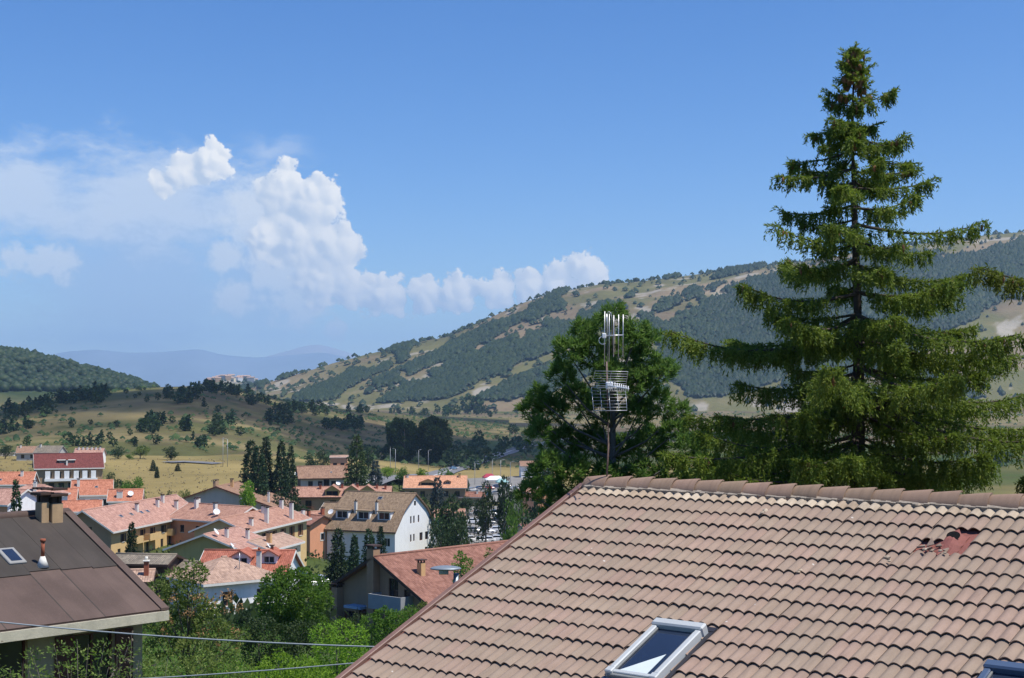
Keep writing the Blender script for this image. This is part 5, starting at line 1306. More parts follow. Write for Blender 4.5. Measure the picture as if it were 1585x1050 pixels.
# ---- the big spruce behind the ridge
def big_spruce(px, top, D, label, seed=3, half=.50, sun=1, wid=1.0, nscale=1.0, ztrim=None, extra=None):
    rs = np.random.RandomState(seed); rr = random.Random(seed)
    b0 = on_ground(px, D, -.2); T = P(px, top, D); H = T.z-b0.z
    wood = MB(); tw = []; cones = MB()
    lean = [Vector((.05*math.sin(z*.7), .05*math.cos(z*.5), 0)) for z in np.linspace(0, H, 12)]
    wood_pts = [Vector((0, 0, z))+l for z, l in zip(np.linspace(0, H, 12), lean)]; wood_pts[-1] = Vector((0, 0, H))
    wood.tube(wood_pts, [max(.012, .30*(1-z/H)**1.05+.008) for z in np.linspace(0, H, 12)], 9)
    SP = []; SD = []; SL = []
    z = H-.12; wi = 0
    ez = P(px, extra[0], D).z-b0.z if extra else None
    zmin = ztrim if ztrim is not None else 1.5
    while z > zmin:
        fall = H-z; nb = 4 if fall < 1 else rr.choice((4, 4, 5)) if fall < 5 else rr.choice((7, 8, 8)); a0 = rr.uniform(0, 6.28)
        for b in range(nb):
            az = a0+6.283*b/nb+rr.uniform(-.35, .35)
            ln = min(half*fall*wid*(1.0 if fall > 1.4 else .8), 2.95)*rr.choice((.38, .6, .8, .92, 1.05, 1.18, 1.34))+.10
            long = extra and b == 0 and ez is not None and z < ez
            if long:
                az = math.pi+.03; ln = (px-extra[1])/FPX*D; ez = None
            up = -.02 if long else .28 if fall < 1.5 else rr.uniform(-.14, .14)-.012*fall
            N = 9; pts = []; d0 = Vector((math.cos(az), math.sin(az), 0)); side = Vector((-d0.y, d0.x, 0))
            zz = z+rr.uniform(-.09, .09); bend = rr.uniform(-.12, .12)
            for i in range(N):
                t = i/(N-1); sag = -.10*ln*math.sin(t*math.pi*.8)*min(1, fall/4) + .07*ln*t**3
                pts.append(Vector((0, 0, zz))+d0*ln*t+side*bend*ln*t*t+Vector((0, 0, up*ln*t+sag)))
            wood.tube(pts, [max(.006, (.012+.011*ln)*(1-.85*i/(N-1))) for i in range(N)], 5, False)
            # side shoots, mostly drooping
            ns = int((8+ln*15)*(1.35 if fall < 4 else 2.3))
            for q in range(ns):
                t = rr.uniform(.08, 1.0)**.85; k = t*(N-1); i = min(int(k), N-2); p = pts[i].lerp(pts[i+1], k-i)
                s = rr.choice((-1, 1)); sd = (d0*rr.uniform(.3, .9)+side*s*rr.uniform(.4, 1.0)+Vector((0, 0, rr.uniform(-.35, .15)))).normalized()
                l2 = (.12+.27*ln*(1-t)*rr.uniform(.4, 1.0)+.10*rr.random())*min(1.2, .55+fall*.12)
                SP.append(p); SD.append(sd); SL.append(l2)
                e = p+sd*l2*.5
                for h in range(rr.choice((1, 1, 2, 3)) if fall > 1.2 else 0):      # hanging sprays
                    SP.append(p+sd*l2*rr.uniform(.2, 1)); SD.append(Vector((sd.x*.25, sd.y*.25, -1)).normalized()); SL.append(rr.uniform(.12, .30)*min(1.4, .55+fall*.10))
            for q in range(3):
                SP.append(pts[-2]); SD.append((pts[-1]-pts[-2]).normalized()+Vector((rr.uniform(-.3, .3), rr.uniform(-.3, .3), rr.uniform(-.2, .3)))); SL.append(.2+.05*ln)
            nc = rr.choice((7, 9, 11)) if fall < 1.1 else rr.choice((2, 3, 5)) if fall < 2.6 else (rr.choice((0, 1, 2, 3)) if fall < 8 else rr.choice((0, 0, 1)))
            for q in range(nc):
                t = rr.uniform(.75, 1.0) if fall > 1.2 else rr.uniform(.4, 1); k = t*(N-1); i = min(int(k), N-2); p = pts[i].lerp(pts[i+1], k-i)
                cl = rr.uniform(.11, .17); c0 = p+Vector((rr.uniform(-.06, .06), rr.uniform(-.06, .06), -.02)); dn = Vector((rr.uniform(-.2, .2), rr.uniform(-.2, .2), -1)).normalized()
                cones.tube([c0, c0+dn*cl*.25, c0+dn*cl*.65, c0+dn*cl], [.010, .030, .026, .006], 6)
        z -= (.16+.075*min(fall, 4.2))*rr.uniform(.8, 1.25)
    SP = np.array([tuple(v) for v in SP]); SD = unit(np.array([tuple(v) for v in SD])); SL = np.array(SL)
    # needles: flat little cards set all round each shoot
    parts = []
    per = 13
    for k in range(per):
        t = (k+rs.rand(len(SP)))/per
        p = SP+SD*(SL*t)[:, None]+np.stack([0*t, 0*t, -.10*SL*t*t], 1)
        d = SD*.9+rs.normal(size=SD.shape)*.55; d[:, 2] += .05
        parts.append(cards(p, d, rs.uniform(.06, .11, len(p))*nscale, rs.uniform(.018, .03, len(p))*nscale, rs))
    V, F = cat_vf(parts)
    o = tag(empty('spruce_tree', b0), label, 'tree')
    link('trunk', wood.mesh('spruce_wood', BARK), o); link('crown', np_mesh('spruce_needles', V, F, LF_SPRUCE), o)
    c = link('cones', cones.mesh('spruce_cones', CONE), o); c['kind'] = 'stuff'
    print('spruce', len(SP), len(F), 'H', H)
    return o
big_spruce(1332, 76, 30.0, 'tall cone bearing spruce rising behind the tiled roof')
big_spruce(1800, 60, 26.0, 'spruce with one long outstretched bough beside the tall spruce', seed=9, half=.24, extra=(395, 1528))

# ---- generic crown from lobes (local metres): tufts of needles or leaves
def lobes_px(spec, D, b0, rs, spread=.5):
    out = []
    for (x, y, r) in spec:
        k = D/FPX; c = P(x, y, D+rs.uniform(-spread, spread)*r*k*2)-b0; out.append((np.array(c), r*k))
    return out
def leaf_crown(name, lobes, m, dens, L, w, rs, squash=.85, shell=.55, up=.2, ragged=.3, curl=.08):
    parts = []
    for c, r in lobes:
        n = int(dens*r*r*12.5); d = unit(rs.normal(size=(n, 3))); rad = r*(shell+(1-shell)*rs.rand(n)**.6)*(1+ragged*(vnoise(d[:, 0]*3+c[0]*3, d[:, 1]*3+d[:, 2]*2+c[2]*3, 5)-.5))
        # leaf clumps with gaps between them
        g = vnoise(d[:, 0]*4.1+c[0]*7, d[:, 1]*4.1+d[:, 2]*3.3+c[1]*7, 9); keep = g > .30
        d, rad = d[keep], rad[keep]; n = len(d)
        p = c+d*rad[:, None]*np.array([1, 1, squash])
        q = d*.6+rs.normal(size=(n, 3))*.8; q[:, 2] += up
        parts.append(cards(p, q, rs.uniform(.7, 1.3, n)*L, rs.uniform(.7, 1.3, n)*w, rs, curl))
    V, F = cat_vf(parts); return np_mesh(name, V, F, m)
def tuft_crown(name, lobes, m, ntuft, per, L, w, rs):
    parts = []
    for c, r in lobes:
        n = max(4, int(ntuft*r*r)); d = unit(rs.normal(size=(n, 3))+np.array([0, 0, .35])); p = c+d*(r*(.45+.55*rs.rand(n)))[:, None]
        ax = unit(d*.7+np.array([0, 0, .6])+rs.normal(size=(n, 3))*.25)
        for k in range(per):
            q = ax*.75+rs.normal(size=(n, 3))*.6
            parts.append(cards(p+ax*(rs.rand(n)*.12)[:, None], q, rs.uniform(.8, 1.2, n)*L, w, rs))
    V, F = cat_vf(parts); return np_mesh(name, V, F, m)
def limbs_to(lobes, zf, r0, rs, frac=.8):
    out = []
    for c, r in lobes:
        z0 = max(.3, c[2]*zf-.3*abs(rs.rand())*r); a = Vector((0, 0, z0)); e = Vector(c); mid = a.lerp(e, .5)+Vector((0, 0, -.08*(e-a).length))
        out.append(([a, mid, e, e+(e-a).normalized()*r*.5], [r0, r0*.7, r0*.4, r0*.15]))
    return out
# the black pine behind the antenna
rs = np.random.RandomState(21); PD = 37.0
b0 = on_ground(948, PD, -.2)
pine_l = lobes_px([(951, 492, 20), (905, 520, 24), (930, 512, 20), (985, 520, 24), (1003, 525, 20), (880, 548, 26), (915, 550, 30), (965, 548, 30), (1000, 560, 24), (868, 585, 24), (1025, 580, 22), (1035, 572, 14), (945, 590, 30), (985, 595, 28), (835, 618, 18), (815, 640, 12), (850, 640, 28), (890, 620, 30), (930, 640, 30), (985, 645, 28), (1020, 625, 22), (870, 690, 34), (835, 670, 22), (915, 690, 30), (960, 700, 28), (1005, 690, 30), (1045, 670, 24), (1065, 700, 26), (845, 730, 30), (890, 735, 30), (940, 745, 28), (990, 740, 30), (1040, 735, 28), (820, 765, 20), (860, 775, 26), (1010, 775, 28), (960, 790, 26), (905, 780, 26), (870, 815, 22), (925, 825, 26), (1085, 690, 20), (1095, 730, 24), (1070, 760, 26), (1050, 640, 18)], PD, b0, rs, .9)
T = P(950, 485, PD)-b0
tr = trunk_mesh('pine_wood', [(0, 0, 0), (.05, 0, T.z*.3), (.0, .05, T.z*.6), (T.x*.7, 0, T.z*.85), tuple(T)], [.26, .21, .15, .09, .03], BARKG, limbs_to(pine_l, .9, .035, rs))
tree_obj('pine_tree', 'bushy dark pine behind the television antenna', 'tree', b0, tr, tuft_crown('pine_needles', [(c, r*.86) for c, r in pine_l], LF_PINE, 500, 26, .17, .026, rs))

# ---- broadleaf trees and shrubs near by
def leafy(name, label, px, D, spec, m, dens, L, w, seed, cat='tree', trunk=.14, group=None, bark=BARKG, limb=.035, spread=.7, **kw):
    rs = np.random.RandomState(seed); b0 = on_ground(px, D, -.1); lo = lobes_px(spec, D, b0, rs, spread)
    top = max(c[2] for c, r in lo)
    lo = [(np.array([c[0], c[1], max(c[2], r*.35)]), r) for c, r in lo]
    tr = trunk_mesh(name+'_wood', [(0, 0, 0), (.04, .02, top*.5), (0, 0, top*.85)], [trunk, trunk*.7, trunk*.25], bark, limbs_to(lo, .5, limb, rs))
    return tree_obj(name, label, cat, b0, tr, leaf_crown(name+'_leaves', lo, m, dens, L, w, rs, **kw), group)
leafy('broadleaf_tree', 'round bright green tree before the white house', 455, 88, [(455, 905, 26), (425, 905, 22), (485, 910, 24), (440, 925, 30), (475, 935, 30), (415, 930, 20), (500, 930, 18), (450, 955, 30), (485, 965, 24), (420, 955, 22), (440, 890, 16), (470, 890, 14), (455, 975, 24)], LF_GREEN, 120, .17, .10, 41)
sm = leafy('sumac_tree', 'tall loose shrub tree with rusty seed heads by the brown roofed house', 290, 58, [(300, 882, 17), (310, 890, 14), (268, 900, 22), (245, 915, 20), (290, 915, 26), (260, 935, 26), (300, 945, 28), (322, 940, 17), (245, 960, 24), (280, 975, 30), (325, 970, 26), (345, 972, 14), (250, 1000, 26), (300, 1010, 30), (345, 1005, 26), (372, 985, 16)], LF_OLIVE, 105, .15, .07, 43, trunk=.1)
rs = np.random.RandomState(44); P_, F_ = [], []
b0 = Vector(sm.location); D = 58
sp = np.array([tuple(P(rs.uniform(245, 375), rs.uniform(915, 1000), D+rs.uniform(-1.5, .2))-b0) for _ in range(34)])
parts = []
for k in range(20): parts.append(cards(sp+rs.normal(size=sp.shape)*.07*np.array([1, 1, 1.3]), rs.normal(size=sp.shape), .11, .06, rs))
V, F = cat_vf(parts); o = link('seed_heads', np_mesh('seed_heads', V, F, LF_RUST), sm)
for i, (px, D, spec, m, lab, L, w) in enumerate((
    (400, 66, [(380, 985, 22), (410, 975, 24), (440, 985, 24), (470, 980, 24), (400, 1010, 28), (440, 1020, 30), (475, 1015, 28)], LF_MID, 'dark leafy shrub under the round green tree', .13, .07),
    (520, 62, [(500, 985, 24), (530, 975, 20), (550, 990, 24), (510, 1015, 30), (550, 1020, 28), (480, 1040, 26), (530, 1045, 28)], LF_BRIGHT, 'yellow green shrub beside the tiled roof verge', .12, .06),
    (455, 54, [(430, 1030, 26), (470, 1040, 28), (410, 1045, 24), (450, 1060, 28), (500, 1060, 28)], LF_BRIGHT, 'low yellow green bush under the power lines', .11, .06),
    (600, 78, [(575, 965, 18), (595, 955, 18), (615, 960, 18), (635, 950, 14), (600, 980, 20), (570, 990, 18), (630, 970, 14)], LF_GREEN, 'dark green hedge shrub below the grey balcony', .14, .07),
    (640, 88, [(640, 948, 10), (655, 940, 10), (625, 955, 12), (650, 955, 12)], LF_OLIVE, 'grey green shrub by the red roof corner', .14, .06),
    (545, 84, [(540, 968, 12), (555, 960, 12), (525, 975, 14), (545, 985, 16), (510, 980, 14)], LF_MID, 'feathery shrub below the brown house', .14, .05),
    (340, 48, [(310, 1030, 26), (345, 1040, 26), (280, 1045, 26), (375, 1035, 22), (320, 1060, 28)], LF_OLIVE, 'tangled grey green shrub under the rusty seed heads', .10, .045),
    (240, 46, [(215, 1020, 20), (240, 1035, 24), (190, 1040, 20), (225, 1060, 24)], LF_OLIVE, 'scrubby bush before the brown roofed house corner', .10, .045),
    (120, 32, [(50, 1015, 16), (85, 1005, 16), (120, 1012, 20), (160, 1005, 18), (195, 1010, 18), (105, 1045, 28), (50, 1050, 24), (165, 1045, 26), (215, 1040, 20), (10, 1055, 20)], LF_OLIVE, 'thin yellowish bush before the brown wooden windows', .085, .035),
    (410, 110, [(395, 965, 10), (380, 955, 9), (405, 975, 12), (370, 970, 12), (385, 985, 12)], LF_DARK, 'dark bush at the foot of the white house', .2, .1))):
    leafy('shrub', lab, px, D, spec, m, 130, L, w, 60+i, 'shrub', .05, limb=.02)
leafy('young_tree', 'young green tree before the red roofed house', 716, 84, [(712, 862, 9), (722, 872, 10), (708, 880, 10), (725, 890, 12), (712, 900, 11), (735, 905, 10)], LF_GREEN, 130, .15, .07, 81, trunk=.07)
leafy('young_tree', 'slim sapling tip above the tiled roof verge', 757, 80, [(757, 853, 5), (757, 862, 6), (755, 872, 7), (760, 882, 7), (752, 892, 8)], LF_OLIVE, 140, .13, .06, 82, trunk=.05)
# thin straggly stems in front of the brown-roofed house
rr = random.Random(91)
for i in range(13):
    px = rr.uniform(-10, 235); D = rr.uniform(24, 29); top = rr.choice((950, 965, 985, 1000)) + rr.uniform(-15, 25)
    b0 = on_ground(px, D, -.05); T = P(px+rr.uniform(-20, 20), top, D)-b0; b = MB(); rs = np.random.RandomState(300+i); LP = []; LD = []
    for st in range(3):
        e = Vector((T.x+rr.gauss(0, .35), T.y+rr.gauss(0, .3), T.z*rr.uniform(.75, 1.0))); a = Vector((rr.gauss(0, .08), rr.gauss(0, .08), 0)); mid = a.lerp(e, .5)+Vector((rr.gauss(0, .12), rr.gauss(0, .1), 0))
        b.tube([a, mid, e], [.009, .006, .002], 5)
        for q in range(110):
            t = rr.uniform(.35, 1); p = a.lerp(mid, t*2) if t < .5 else mid.lerp(e, t*2-1)
            o_ = Vector((rr.gauss(0, 1), rr.gauss(0, 1), rr.gauss(.2, .6))).normalized(); LP.append(p+o_*rr.uniform(0, .22)); LD.append(o_)
    V, F = cards(np.array([tuple(v) for v in LP]), np.array([tuple(v) for v in LD]), rs.uniform(.05, .10, len(LP)), rs.uniform(.02, .04, len(LP)), rs)
    o = tag(empty('straggly_shrub', b0), 'thin straggly shrub before the brown roofed house', 'shrub', 'straggly shrubs before the brown roofed house')
    link('stems', b.mesh('stems', BARKG), o); link('leaves', np_mesh('leaves', V, F, (LF_OLIVE, LF_DRY, LF_BRIGHT, LF_DRY)[i % 4]), o)

# ---- middle distance: shared unit meshes (height 1)
def fir_unit(seed, wid=.19, m=None, n=62, card=.055):
    rs = np.random.RandomState(seed); SP = []; SD = []
    for k in range(n):
        z = 1-((k+rs.rand())/n)**.85*.93; fall = 1-z; nb = 7
        for b in range(nb):
            az = rs.rand()*6.283; ln = (wid*1.12*fall**.62+.006)*rs.choice([.65, .85, 1, 1.12]); d = np.array([math.cos(az), math.sin(az), 0])
            for q in range(4+int(10*fall)):
                t = rs.uniform(.35, 1.0); p = np.array([0, 0, z])+d*ln*t+np.array([0, 0, -.35*ln*t+.18*ln*t*t]); SP.append(p); SD.append(d*.8+rs.normal(size=3)*.5+np.array([0, 0, -.15]))
    SP = np.array(SP); V, F = cards(SP, np.array(SD), rs.uniform(.6, 1.2, len(SP))*card, rs.uniform(.3, .45, len(SP))*card, rs)
    b = MB(); b.tube([(0, 0, -.03), (0, 0, .5), (0, 0, .97)], [.016, .010, .002], 6)
    return b.mesh('fir_trunk', BARK), np_mesh('fir_crown', V, F, m)
def round_unit(seed, m, wid=.5, n=9, dens=420, L=.06, w=.04, low=.22, tall=1.0):
    rs = np.random.RandomState(seed); lo = []
    for k in range(n):
        a = rs.rand()*6.283; rad = wid*.55*rs.rand()**.6; z = low+(.86-low)*rs.rand(); r = rs.uniform(.13, .21)
        lo.append((np.array([math.cos(a)*rad, math.sin(a)*rad, z]), r))
    lo.append((np.array([0, 0, .84]), .15)); lo.append((np.array([0, 0, .5]), .24))
    b = MB(); b.tube([(0, 0, -.04), (0, 0, .4), (0, 0, .75)], [.028, .02, .006], 6)
    for c, r in lo[:6]: b.tube([(0, 0, .25), tuple(c)], [.012, .004], 4)
    return b.mesh('round_trunk', BARKG), leaf_crown('round_crown', lo, m, dens, L, w, rs, .9)
FIRS = [fir_unit(1, .2, LF_FIR), fir_unit(2, .17, LF_FIR), fir_unit(3, .22, LF_FIR)]
FIRY = [fir_unit(4, .25, LF_FIRY)]; FIRB = [fir_unit(5, .22, LF_BLUE), fir_unit(6, .25, LF_BLUE)]
RND = {'g': [round_unit(11, LF_GREEN), round_unit(12, LF_GREEN, .6)], 'b': [round_unit(13, LF_BRIGHT, .6), round_unit(14, LF_BRIGHT, .75)], 'm': [round_unit(15, LF_MID, .55), round_unit(16, LF_MID, .7)], 'd': [round_unit(17, LF_DARK, .55), round_unit(18, LF_DARK, .7)], 'o': [round_unit(19, LF_OLIVE, .6), round_unit(20, LF_OLIVE, .8)]}
rt = random.Random(17)
def put(kind, px, top, D, width=None, label='', cat='tree', group=None, name=None, sink=.1):
    b0 = on_ground(px, D, -sink); h = max(.8, P(px, top, D).z-b0.z)
    U = {'fir': FIRS, 'firy': FIRY, 'firb': FIRB}.get(kind) or RND[kind]
    tm, cm = U[rt.randrange(len(U))]
    nat = {'fir': .40, 'firy': .5, 'firb': .46}.get(kind, .95)
    sx = h if width is None else (width*D/FPX)/nat
    sx = min(max(sx, h*.45), h*1.9)
    return tree_obj(name or ('fir_tree' if kind.startswith('fir') else 'broadleaf_tree'), label, cat, b0, tm, cm, group, (sx, sx, h), rt.uniform(0, 6.28))
for a in ((388, 681, 335, 38, 'fir', 'dark fir at the field end of the tall fir clump'), (411, 676, 340, 36, 'fir', 'tallest fir in the middle of the dark fir clump'), (435, 682, 338, 34, 'fir', 'dark fir of the clump beside the chalet roof'), (449, 690, 345, 26, 'fir', 'thin fir at the chalet side of the clump'),
    (400, 690, 328, 36, 'fir', 'dark fir in front of the tall fir clump'), (552, 672, 372, 46, 'firy', 'yellowish green fir between chalet and blue spruce'), (581, 712, 378, 30, 'firb', 'blue spruce beside the yellowish fir'), (677, 737, 345, 34, 'firb', 'blue spruce before the long orange roof'),
    (523, 817, 200, 36, 'fir', 'fir by the parked cars in front of the white hotel'), (548, 828, 195, 30, 'fir', 'smaller fir between two firs before the white hotel'), (571, 818, 198, 32, 'fir', 'fir before the hotel facade beside the tall chimney'), (589, 815, 205, 26, 'fir', 'slim fir nearest the hotel gable corner'),
    (203, 808, 165, 28, 'fir', 'small fir before the yellow apartment house'), (24, 742, 190, 30, 'fir', 'lone fir behind the brown roof ridge'), (237, 712, 470, 10, 'fir', 'slim cypress like tree standing in the golden field'), (275, 718, 470, 9, 'fir', 'tiny dark bush tree in the golden field'), (243, 722, 440, 9, 'fir', 'small dark conifer beside the slim field tree'),
    (700, 762, 290, 60, 'd', 'big dark tree beside the white hotel gable'), (714, 790, 280, 50, 'm', 'leafy tree between hotel gable and car park'), (682, 800, 285, 40, 'd', 'dark low tree at the hotel gable foot'), (690, 775, 300, 40, 'g', 'green tree crown behind the hotel gable tree'), (752, 742, 330, 44, 'm', 'loose pine like tree standing in the car park'), (782, 735, 330, 40, 'd', 'dark tree on the pine side of the car park'), (800, 765, 300, 44, 'g', 'green tree below the pine by the car park'), (792, 795, 250, 50, 'g', 'leafy tree at the corner of the tiled roof verge'), (815, 790, 260, 44, 'd', 'dark tree under the pine near the roof verge'), (835, 745, 330, 50, 'd', 'dark tree in the shade behind the pine'), (845, 700, 420, 50, 'd', 'tall dark tree behind the pine foot'), (826, 725, 430, 40, 'm', 'grey green tree by the orange house'),
    (386, 742, 310, 40, 'b', 'light green bush before the dark fir clump'), (430, 760, 322, 46, 'd', 'dark shrub tree before the row of houses'), (455, 768, 315, 40, 'm', 'green shrub tree beside the row of houses'), (470, 780, 312, 30, 'd', 'dark low shrub below the row of houses'),
    (183, 690, 530, 32, 'd', 'dark round tree above the golden field'), (217, 690, 532, 30, 'o', 'pale grey green tree above the golden field'), (265, 691, 528, 32, 'm', 'round green tree alone above the golden field'), (200, 703, 526, 24, 'g', 'low green bush between the two field edge trees'), (8, 688, 530, 28, 'd', 'dark tree beside the far house with slate roof'), (45, 700, 525, 22, 'm', 'small tree beside the far grey roofs'),
    (213, 736, 330, 46, 'g', 'round green bush at the golden field edge'), (172, 730, 355, 36, 'm', 'green tree beside the orange roofs'), (195, 742, 335, 34, 'g', 'green bush between orange roof and field'), (262, 758, 318, 22, 'm', 'small bush behind the pink roof'), (290, 757, 322, 22, 'o', 'olive bush behind the pink roof end'), (12, 742, 420, 20, 'm', 'small green tree by the orange roof edge'),
    (520, 870, 215, 44, 'm', 'leafy bush under the hotel firs'), (560, 872, 205, 50, 'g', 'green bush below the firs and tall chimney'), (600, 868, 200, 40, 'm', 'bush at the foot of the hotel gable firs'), (450, 862, 230, 26, 'g', 'green bush before the orange house'), (440, 850, 236, 24, 'm', 'creeper bush by the orange balconies'), (470, 890, 180, 30, 'm', 'hedge bush beside the red dormered roof'),
    (600, 722, 470, 30, 'b', 'bright green shrub behind the long orange roof'), (625, 722, 475, 34, 'g', 'green shrub between blue spruce and long orange roof'), (650, 724, 478, 34, 'b', 'bright shrub above the long orange roof'), (690, 722, 480, 30, 'g', 'green shrub at the road bend'), (605, 745, 440, 30, 'm', 'green bush at the end of the long orange roof'), (722, 740, 450, 18, 'm', 'bush at the car park end of the long orange roof'), (640, 764, 400, 24, 'g', 'garden bush below the long orange roof'), (655, 768, 380, 30, 'm', 'garden tree beside the blue spruce'), (722, 768, 390, 40, 'd', 'dark hedge bush at the car park entrance'), (500, 695, 480, 24, 'd', 'dark fir like tree behind the chalet'), (480, 702, 470, 30, 'd', 'dark tree beside the orange flat house'), (570, 690, 520, 36, 'd', 'dark tree behind the yellowish fir')):
    put(a[4], a[0], a[1], a[2], a[3], a[5], name='shrub' if 'bush' in a[5] or 'shrub' in a[5] or 'hedge' in a[5] else None, cat='shrub' if 'bush' in a[5] or 'shrub' in a[5] or 'hedge' in a[5] else 'tree')
for i_, (px, spec, lab) in enumerate(((626, [(608, 664, 9), (618, 656, 8), (630, 660, 9), (640, 668, 8), (608, 682, 10), (622, 678, 13), (637, 686, 10), (614, 698, 10), (630, 702, 11), (644, 676, 6), (603, 694, 6), (622, 714, 8)], 'broad dark elm on the hill side of the dark pair'), (670, [(658, 660, 9), (670, 653, 9), (682, 658, 9), (690, 670, 8), (656, 678, 11), (672, 674, 14), (686, 688, 10), (660, 698, 11), (676, 704, 11), (692, 682, 6), (652, 690, 7), (668, 714, 8)], 'broad dark elm on the road side of the dark pair'))):
    leafy('elm_tree', lab, px, 740, spec, LF_MID, 12, 1.3, .8, 95+i_, trunk=.5, limb=.15, ragged=.9)
# ---- pines on the near hill, trees of the valley floor, forests far off
def tuft_unit(seed, m, conic=False, n=110):
    rs = np.random.RandomState(seed); d = unit(rs.normal(size=(n, 3))); r = rs.uniform(.55, 1, n)
    p = d*r[:, None]*np.array([.42, .42, .42])+np.array([0, 0, .5])
    if conic: p = np.stack([d[:, 0]*.36*(1.05-rs.rand(n)**1.3), d[:, 1]*.36*(1.05-rs.rand(n)), rs.rand(n)**1.3], 1); p[:, :2] *= (1.02-p[:, 2:3])*1.5
    V, F = cards(p-d*.06, d+rs.normal(size=(n, 3))*.6, rs.uniform(.16, .28, n), rs.uniform(.12, .2, n), rs)
    b = MB(); b.tube([(0, 0, -.12), (0, 0, .6)], [.035, .012], 5)
    bm = bmesh.new(); bmesh.ops.create_icosphere(bm, subdivisions=1, radius=.3)
    for v in bm.verts: v.co = Vector((v.co.x*(.8 if conic else 1.1), v.co.y*(.8 if conic else 1.1), v.co.z*1.15+.48))*1.0
    core = MB(); core.add_bm(bm)
    Vc = np.array(core.v); Fc = np.array([f+(f[2],) if len(f) == 3 else f for f in core.f])
    tv = np.array(b.v); tf = [f for f in b.f if len(f) == 4]
    V2, F2 = cat_vf([(V, F), (tv, np.array(tf))])
    me = np_mesh('hill_pine', V2, F2, [m, BARK], False, [0]*len(F)+[1]*len(tf)); return me
HP = [tuft_unit(1, LF_DARK), tuft_unit(2, LF_DARK), tuft_unit(3, LF_FIR, True), tuft_unit(4, LF_FIR, True), tuft_unit(5, LF_MID)]
rh = random.Random(5); nhr = 70
def hill_tree(px, py=None, v=None, size=6, label='dark pine dotted on the dry near hill', group='pines dotted on the near hill', var=None, S=None, pxs=None, rows=None):
    S = HILL if S is None else S; pxs = hp if pxs is None else pxs; rows = nhr if rows is None else rows
    ui = np.array([(px-pxs[0])/(pxs[1]-pxs[0])])
    if v is None:                                     # find the row whose pixel height fits
        best = None
        for k in range(rows):
            q = surf_at(S, ui, np.array([float(k)]))[0]; e = abs(PX(*q)[1]-py)
            if best is None or e < best[0]: best = (e, k)
        v = best[1]/(rows-1)
    pt = surf_at(S, ui, np.array([v*(rows-1)]))[0]
    o = link('hill_pine', HP[rh.randrange(len(HP)) if var is None else var], None, Vector(pt)); s = size*rh.uniform(.8, 1.25)
    o.scale = (s*rh.uniform(.8, 1.2), s*rh.uniform(.8, 1.2), s); o.rotation_euler = (0, 0, rh.uniform(0, 6.28))
    return tag(o, label, 'tree', group)
# clumps read off the photograph: (px, py, spread x, spread y, count, size)
for (cx, cy_, sx, sy, n, s) in ((235, 664, 6, 5, 7, 7), (222, 668, 8, 3, 4, 5), (288, 664, 5, 4, 4, 6), (335, 672, 14, 6, 8, 5.5), (350, 660, 14, 4, 6, 5), (280, 620, 30, 9, 16, 6), (320, 606, 22, 4, 15, 6.5), (365, 611, 22, 5, 15, 6.5), (250, 655, 20, 3, 5, 5),
    (95, 622, 18, 6, 11, 6.5), (125, 620, 18, 7, 10, 6.5), (60, 634, 16, 6, 9, 7), (160, 610, 14, 3, 5, 6), (66, 640, 8, 5, 5, 7), (20, 640, 14, 6, 7, 7), (40, 665, 30, 10, 7, 4.5), (10, 660, 12, 6, 4, 5), (150, 622, 10, 5, 4, 8), (400, 625, 15, 5, 8, 6), (448, 638, 20, 4, 12, 7), (430, 655, 25, 4, 10, 6), (490, 640, 25, 6, 8, 7), (520, 665, 20, 4, 10, 7), (545, 662, 14, 5, 8, 7), (560, 638, 18, 3, 8, 6), (300, 690, 30, 8, 6, 4), (120, 690, 60, 10, 9, 4.5), (210, 690, 50, 10, 5, 4)):
    for k in range(n): hill_tree(cx+rh.gauss(0, sx*.6), cy_+rh.gauss(0, sy*.6), size=s)
for k in range(60): hill_tree(rh.uniform(-20, 560), v=rh.uniform(.1, .98), size=rh.choice((2, 2.5, 3, 4)), label='low shrub dotted on the dry near hill', group='low shrubs dotted on the near hill', var=rh.choice((0, 1, 4)))
# valley floor
for i, (cx, cy_, sx, n, s, var, lab, grp) in enumerate(((700, 642, 30, 10, 11, 4, 'pale poplar at the mountain foot', 'pale poplars at the mountain foot'), (620, 640, 30, 12, 7, 2, 'dark conifer of the row at the mountain foot', 'dark conifer row at the mountain foot'), (760, 640, 30, 12, 9, 0, 'dark tree at the mountain foot', 'dark trees at the mountain foot'), (650, 648, 16, 6, 10, 4, 'green tree in the grove at the mountain foot', 'grove at the mountain foot'), (735, 628, 10, 3, 24, 4, 'tall poplar against the mountain foot', 'tall poplars against the mountain'))):
    for k in range(n):
        x = cx+rh.gauss(0, sx*.6); y = cy_+rh.gauss(0, 2.5); D = min(2250, max(900, 38*FPX/(y-600+.0)))
        b0 = on_ground(x, D, -.3); o = link('valley_tree', HP[var], None, b0); ss = s*rh.uniform(.7, 1.3); o.scale = (ss, ss, ss*1.15); o.rotation_euler = (0, 0, rh.uniform(0, 6))
        tag(o, lab, 'tree', grp)
for k in range(46):
    x = rh.uniform(560, 830); y = rh.uniform(662, 712); D = 38*FPX/(y-600); b0 = on_ground(x, D, -.3); o = link('valley_tree', HP[rh.choice((0, 1, 4))], None, b0); ss = rh.choice((3, 4, 6, 8, 9)); o.scale = (ss*1.1, ss*1.1, ss); tag(o, 'dark tree or bush on the valley floor', 'tree', 'trees of the valley floor')
